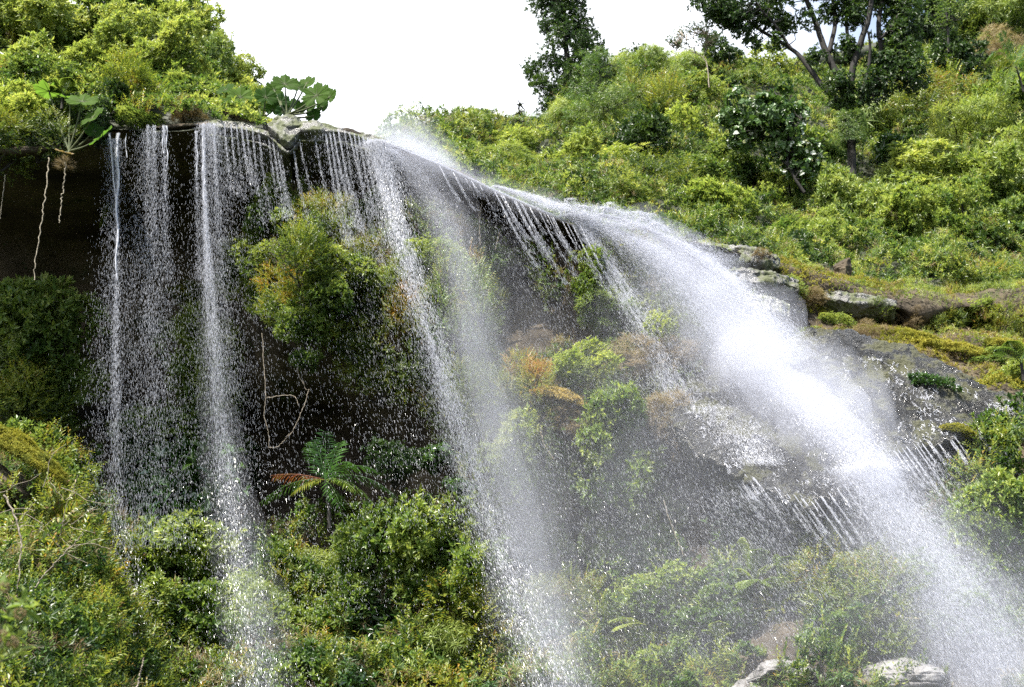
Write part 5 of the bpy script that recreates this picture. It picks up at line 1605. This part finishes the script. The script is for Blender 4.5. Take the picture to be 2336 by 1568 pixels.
# rills of white water on the slab, also modelling its specular sparkle
def film(name, label, bvh, ends, n, r, surf_off=0.012, seg=5, steps=14):
    mb = MB()
    for (x0, y0, x1, y1) in ends:
        a = []
        for q in np.linspace(0, 1, steps):
            x = x0 + (x1 - x0) * q + rl.uniform(-4, 4); y = y0 + (y1 - y0) * q + rl.uniform(-2, 2)
            h = bvh.ray_cast(Vector(CAM), Vector(ray(x, y)), 400)
            if h[0] is None: break
            a.append(np.array(h[0]) - ray(x, y) * surf_off)
        if len(a) > 4:
            a = np.array(a)
            mb.tube(a, r * (0.5 + RNG.random(len(a))), seg=seg)
    return tag(mb.build(name, M['drop']), label, None, None, 'stuff')


ends = []
for k in range(1300):
    t = rl.random()
    x = 1560 + 760 * rl.random()
    yt = float(np.interp(x, xs, [c[1][0][0] for c in slab_cols])); yb = float(np.interp(x, xs, ys))
    y = yt + (yb - yt) * rl.uniform(.1, .98)
    if fbm(np.array([[x * .018, y * .03, 0]]), 3)[0] < .53: continue
    l_ = rl.uniform(3, 11)
    ends.append((x, y, x + l_ * rl.uniform(-.6, 1.4), y + l_))
film('water_glint_film', 'white rills of water on the face of the rock slab, modelled as its wet glints', SLAB, ends, 0, .0055, steps=6)

# ------------------------------------------------------------------ fine mist in the air, and backlight glare at the lip (real volumes)
def mist(name, label, path, density, rn=1.0, seg=20, n=36, lump=.22, depth=.8):
    ctrl = np.array([[*P(x, y, Y), w] for x, y, Y, w in path])
    c = catmull(ctrl, n)
    pts, rad = c[:, :3], np.maximum(c[:, 3] * rn, .02)
    t = np.linspace(0, 1, n)
    rad = rad * np.clip(np.sqrt(np.clip(1 - (2 * np.abs(t - .5)) ** 8, 0, 1)), .03, 1)
    d = unit(np.gradient(pts, axis=0))
    a = unit(np.cross(d, np.array([0, 1.0, 0]))); b = np.cross(d, a)
    th = np.linspace(0, 2 * np.pi, seg, endpoint=False)
    V = pts[:, None] + rad[:, None, None] * (np.cos(th)[None, :, None] * a[:, None] + depth * np.sin(th)[None, :, None] * b[:, None])
    V = V.reshape(-1, 3)
    cc = np.repeat(pts, seg, axis=0)
    k = 1 + lump * 2 * (fbm(V * 1.1 + density * 7, 3) - .5) * 2
    V = cc + (V - cc) * k[:, None]
    F = []
    for i in range(n - 1):
        for j in range(seg):
            F.append((i * seg + j, i * seg + (j + 1) % seg, (i + 1) * seg + (j + 1) % seg, (i + 1) * seg + j))
    nv = len(V)
    V = np.concatenate([V, pts[:1], pts[-1:]])
    for j in range(seg):
        F.append((nv, (j + 1) % seg, j, nv) if False else (nv, (j + 1) % seg, j, j))
        F.append((nv + 1, (n - 1) * seg + j, (n - 1) * seg + (j + 1) % seg, (n - 1) * seg + (j + 1) % seg))
    me = bpy.data.meshes.new(name)
    me.from_pydata([tuple(v) for v in V], [], [tuple(dict.fromkeys(f)) for f in F])
    me.materials.append(mist_mat(name + '_air', density))
    me.update()
    o = obj(name, me)
    return tag(o, label, None, None, 'stuff')


def mist3(label, path, density, scales=((1.5, .25), (1.0, .5), (.55, 1.0))):
    for k, (sc_, f) in enumerate(scales):
        mist('mist', label, path, density * f, sc_)


mist3('soft mist of the middle plume', [(880, 335, Yf - 0.00, .15), (960, 410, Yf - 0.03, .5), (1025, 530, Yf - 0.43, .62), (1062, 670, Yf - 0.90, .62), (1090, 820, Yf - 1.00, .75), (1140, 1000, Yf - 1.00, .95), (1220, 1300, Yf - 1.3, .9), (1310, 1650, Yf - 3.2, 1.0)], .16)
mist3('dense mist of the main fall', [(1290, 478, YM, .15), (1390, 515, YM, .5), (1500, 575, YM - .1, .8), (1600, 665, YM - .4, 1.0), (1680, 760, YM - .7, 1.15), (1770, 860, 35.9, 1.3)], .42)
mist3('dense mist blowing over the rock slab', [(1640, 770, 36.6, .5), (1750, 850, 35.6, 1.0), (1860, 925, 34.7, 1.2), (1950, 1020, 33.9, 1.0), (2030, 1120, 33.3, .8)], .42)
mist3('broad mist of the lower fall', [(1940, 1040, 33.6, .8), (2030, 1170, 33.2, 1.1), (2120, 1310, 32.8, 1.4), (2220, 1450, 32.3, 1.7), (2350, 1680, 31.6, 2.1)], .15)
mist3('mist over the bend of the lip, thickened to imitate backlit glow', [(860, 318, Yf, .1), (920, 335, Yf, .35), (990, 368, Yf, .45), (1090, 415, Yf, .3), (1200, 455, Yf, .3), (1300, 480, Yf, .3)], .4)  # thin lip mist, made denser to brighten the glow there
mist3('added mist volume imitating backlight glare at the bend of the lip', [(800, 290, 37.6, .15), (880, 312, 37.6, .55), (950, 338, 37.6, .5), (1050, 392, 37.5, .15)], .36, ((2.0, .2), (1.4, .4), (.9, .6), (.5, 1.0)))  # extra volume added for the backlight bloom above the lip
mist3('thin mist of the left stream', [(464, 300, Yf, .1), (472, 560, Yf, .22), (490, 800, Yf, .38), (515, 1050, Yf, .5), (560, 1320, Yf - 1.2, .65), (610, 1620, Yf - 3.0, .8)], .10, ((1.3, .4), (.7, .8)))
mist3('faint mist drifting below the rock slab', [(1400, 620, 36.2, 1.2), (1560, 850, 35.6, 2.6), (1760, 1100, 34.2, 3.4), (1950, 1350, 33.0, 4.0), (2150, 1700, 31.0, 4.5)], .017, ((1.2, .6), (.8, 1.0)))
mist3('faint mist drifting over the middle of the cliff', [(1060, 500, 36.6, .9), (1160, 760, 36.2, 2.0), (1300, 1050, 35.4, 2.6), (1450, 1400, 33.5, 3.0), (1520, 1700, 32, 3.2)], .014, ((1.2, .6), (.8, 1.0)))
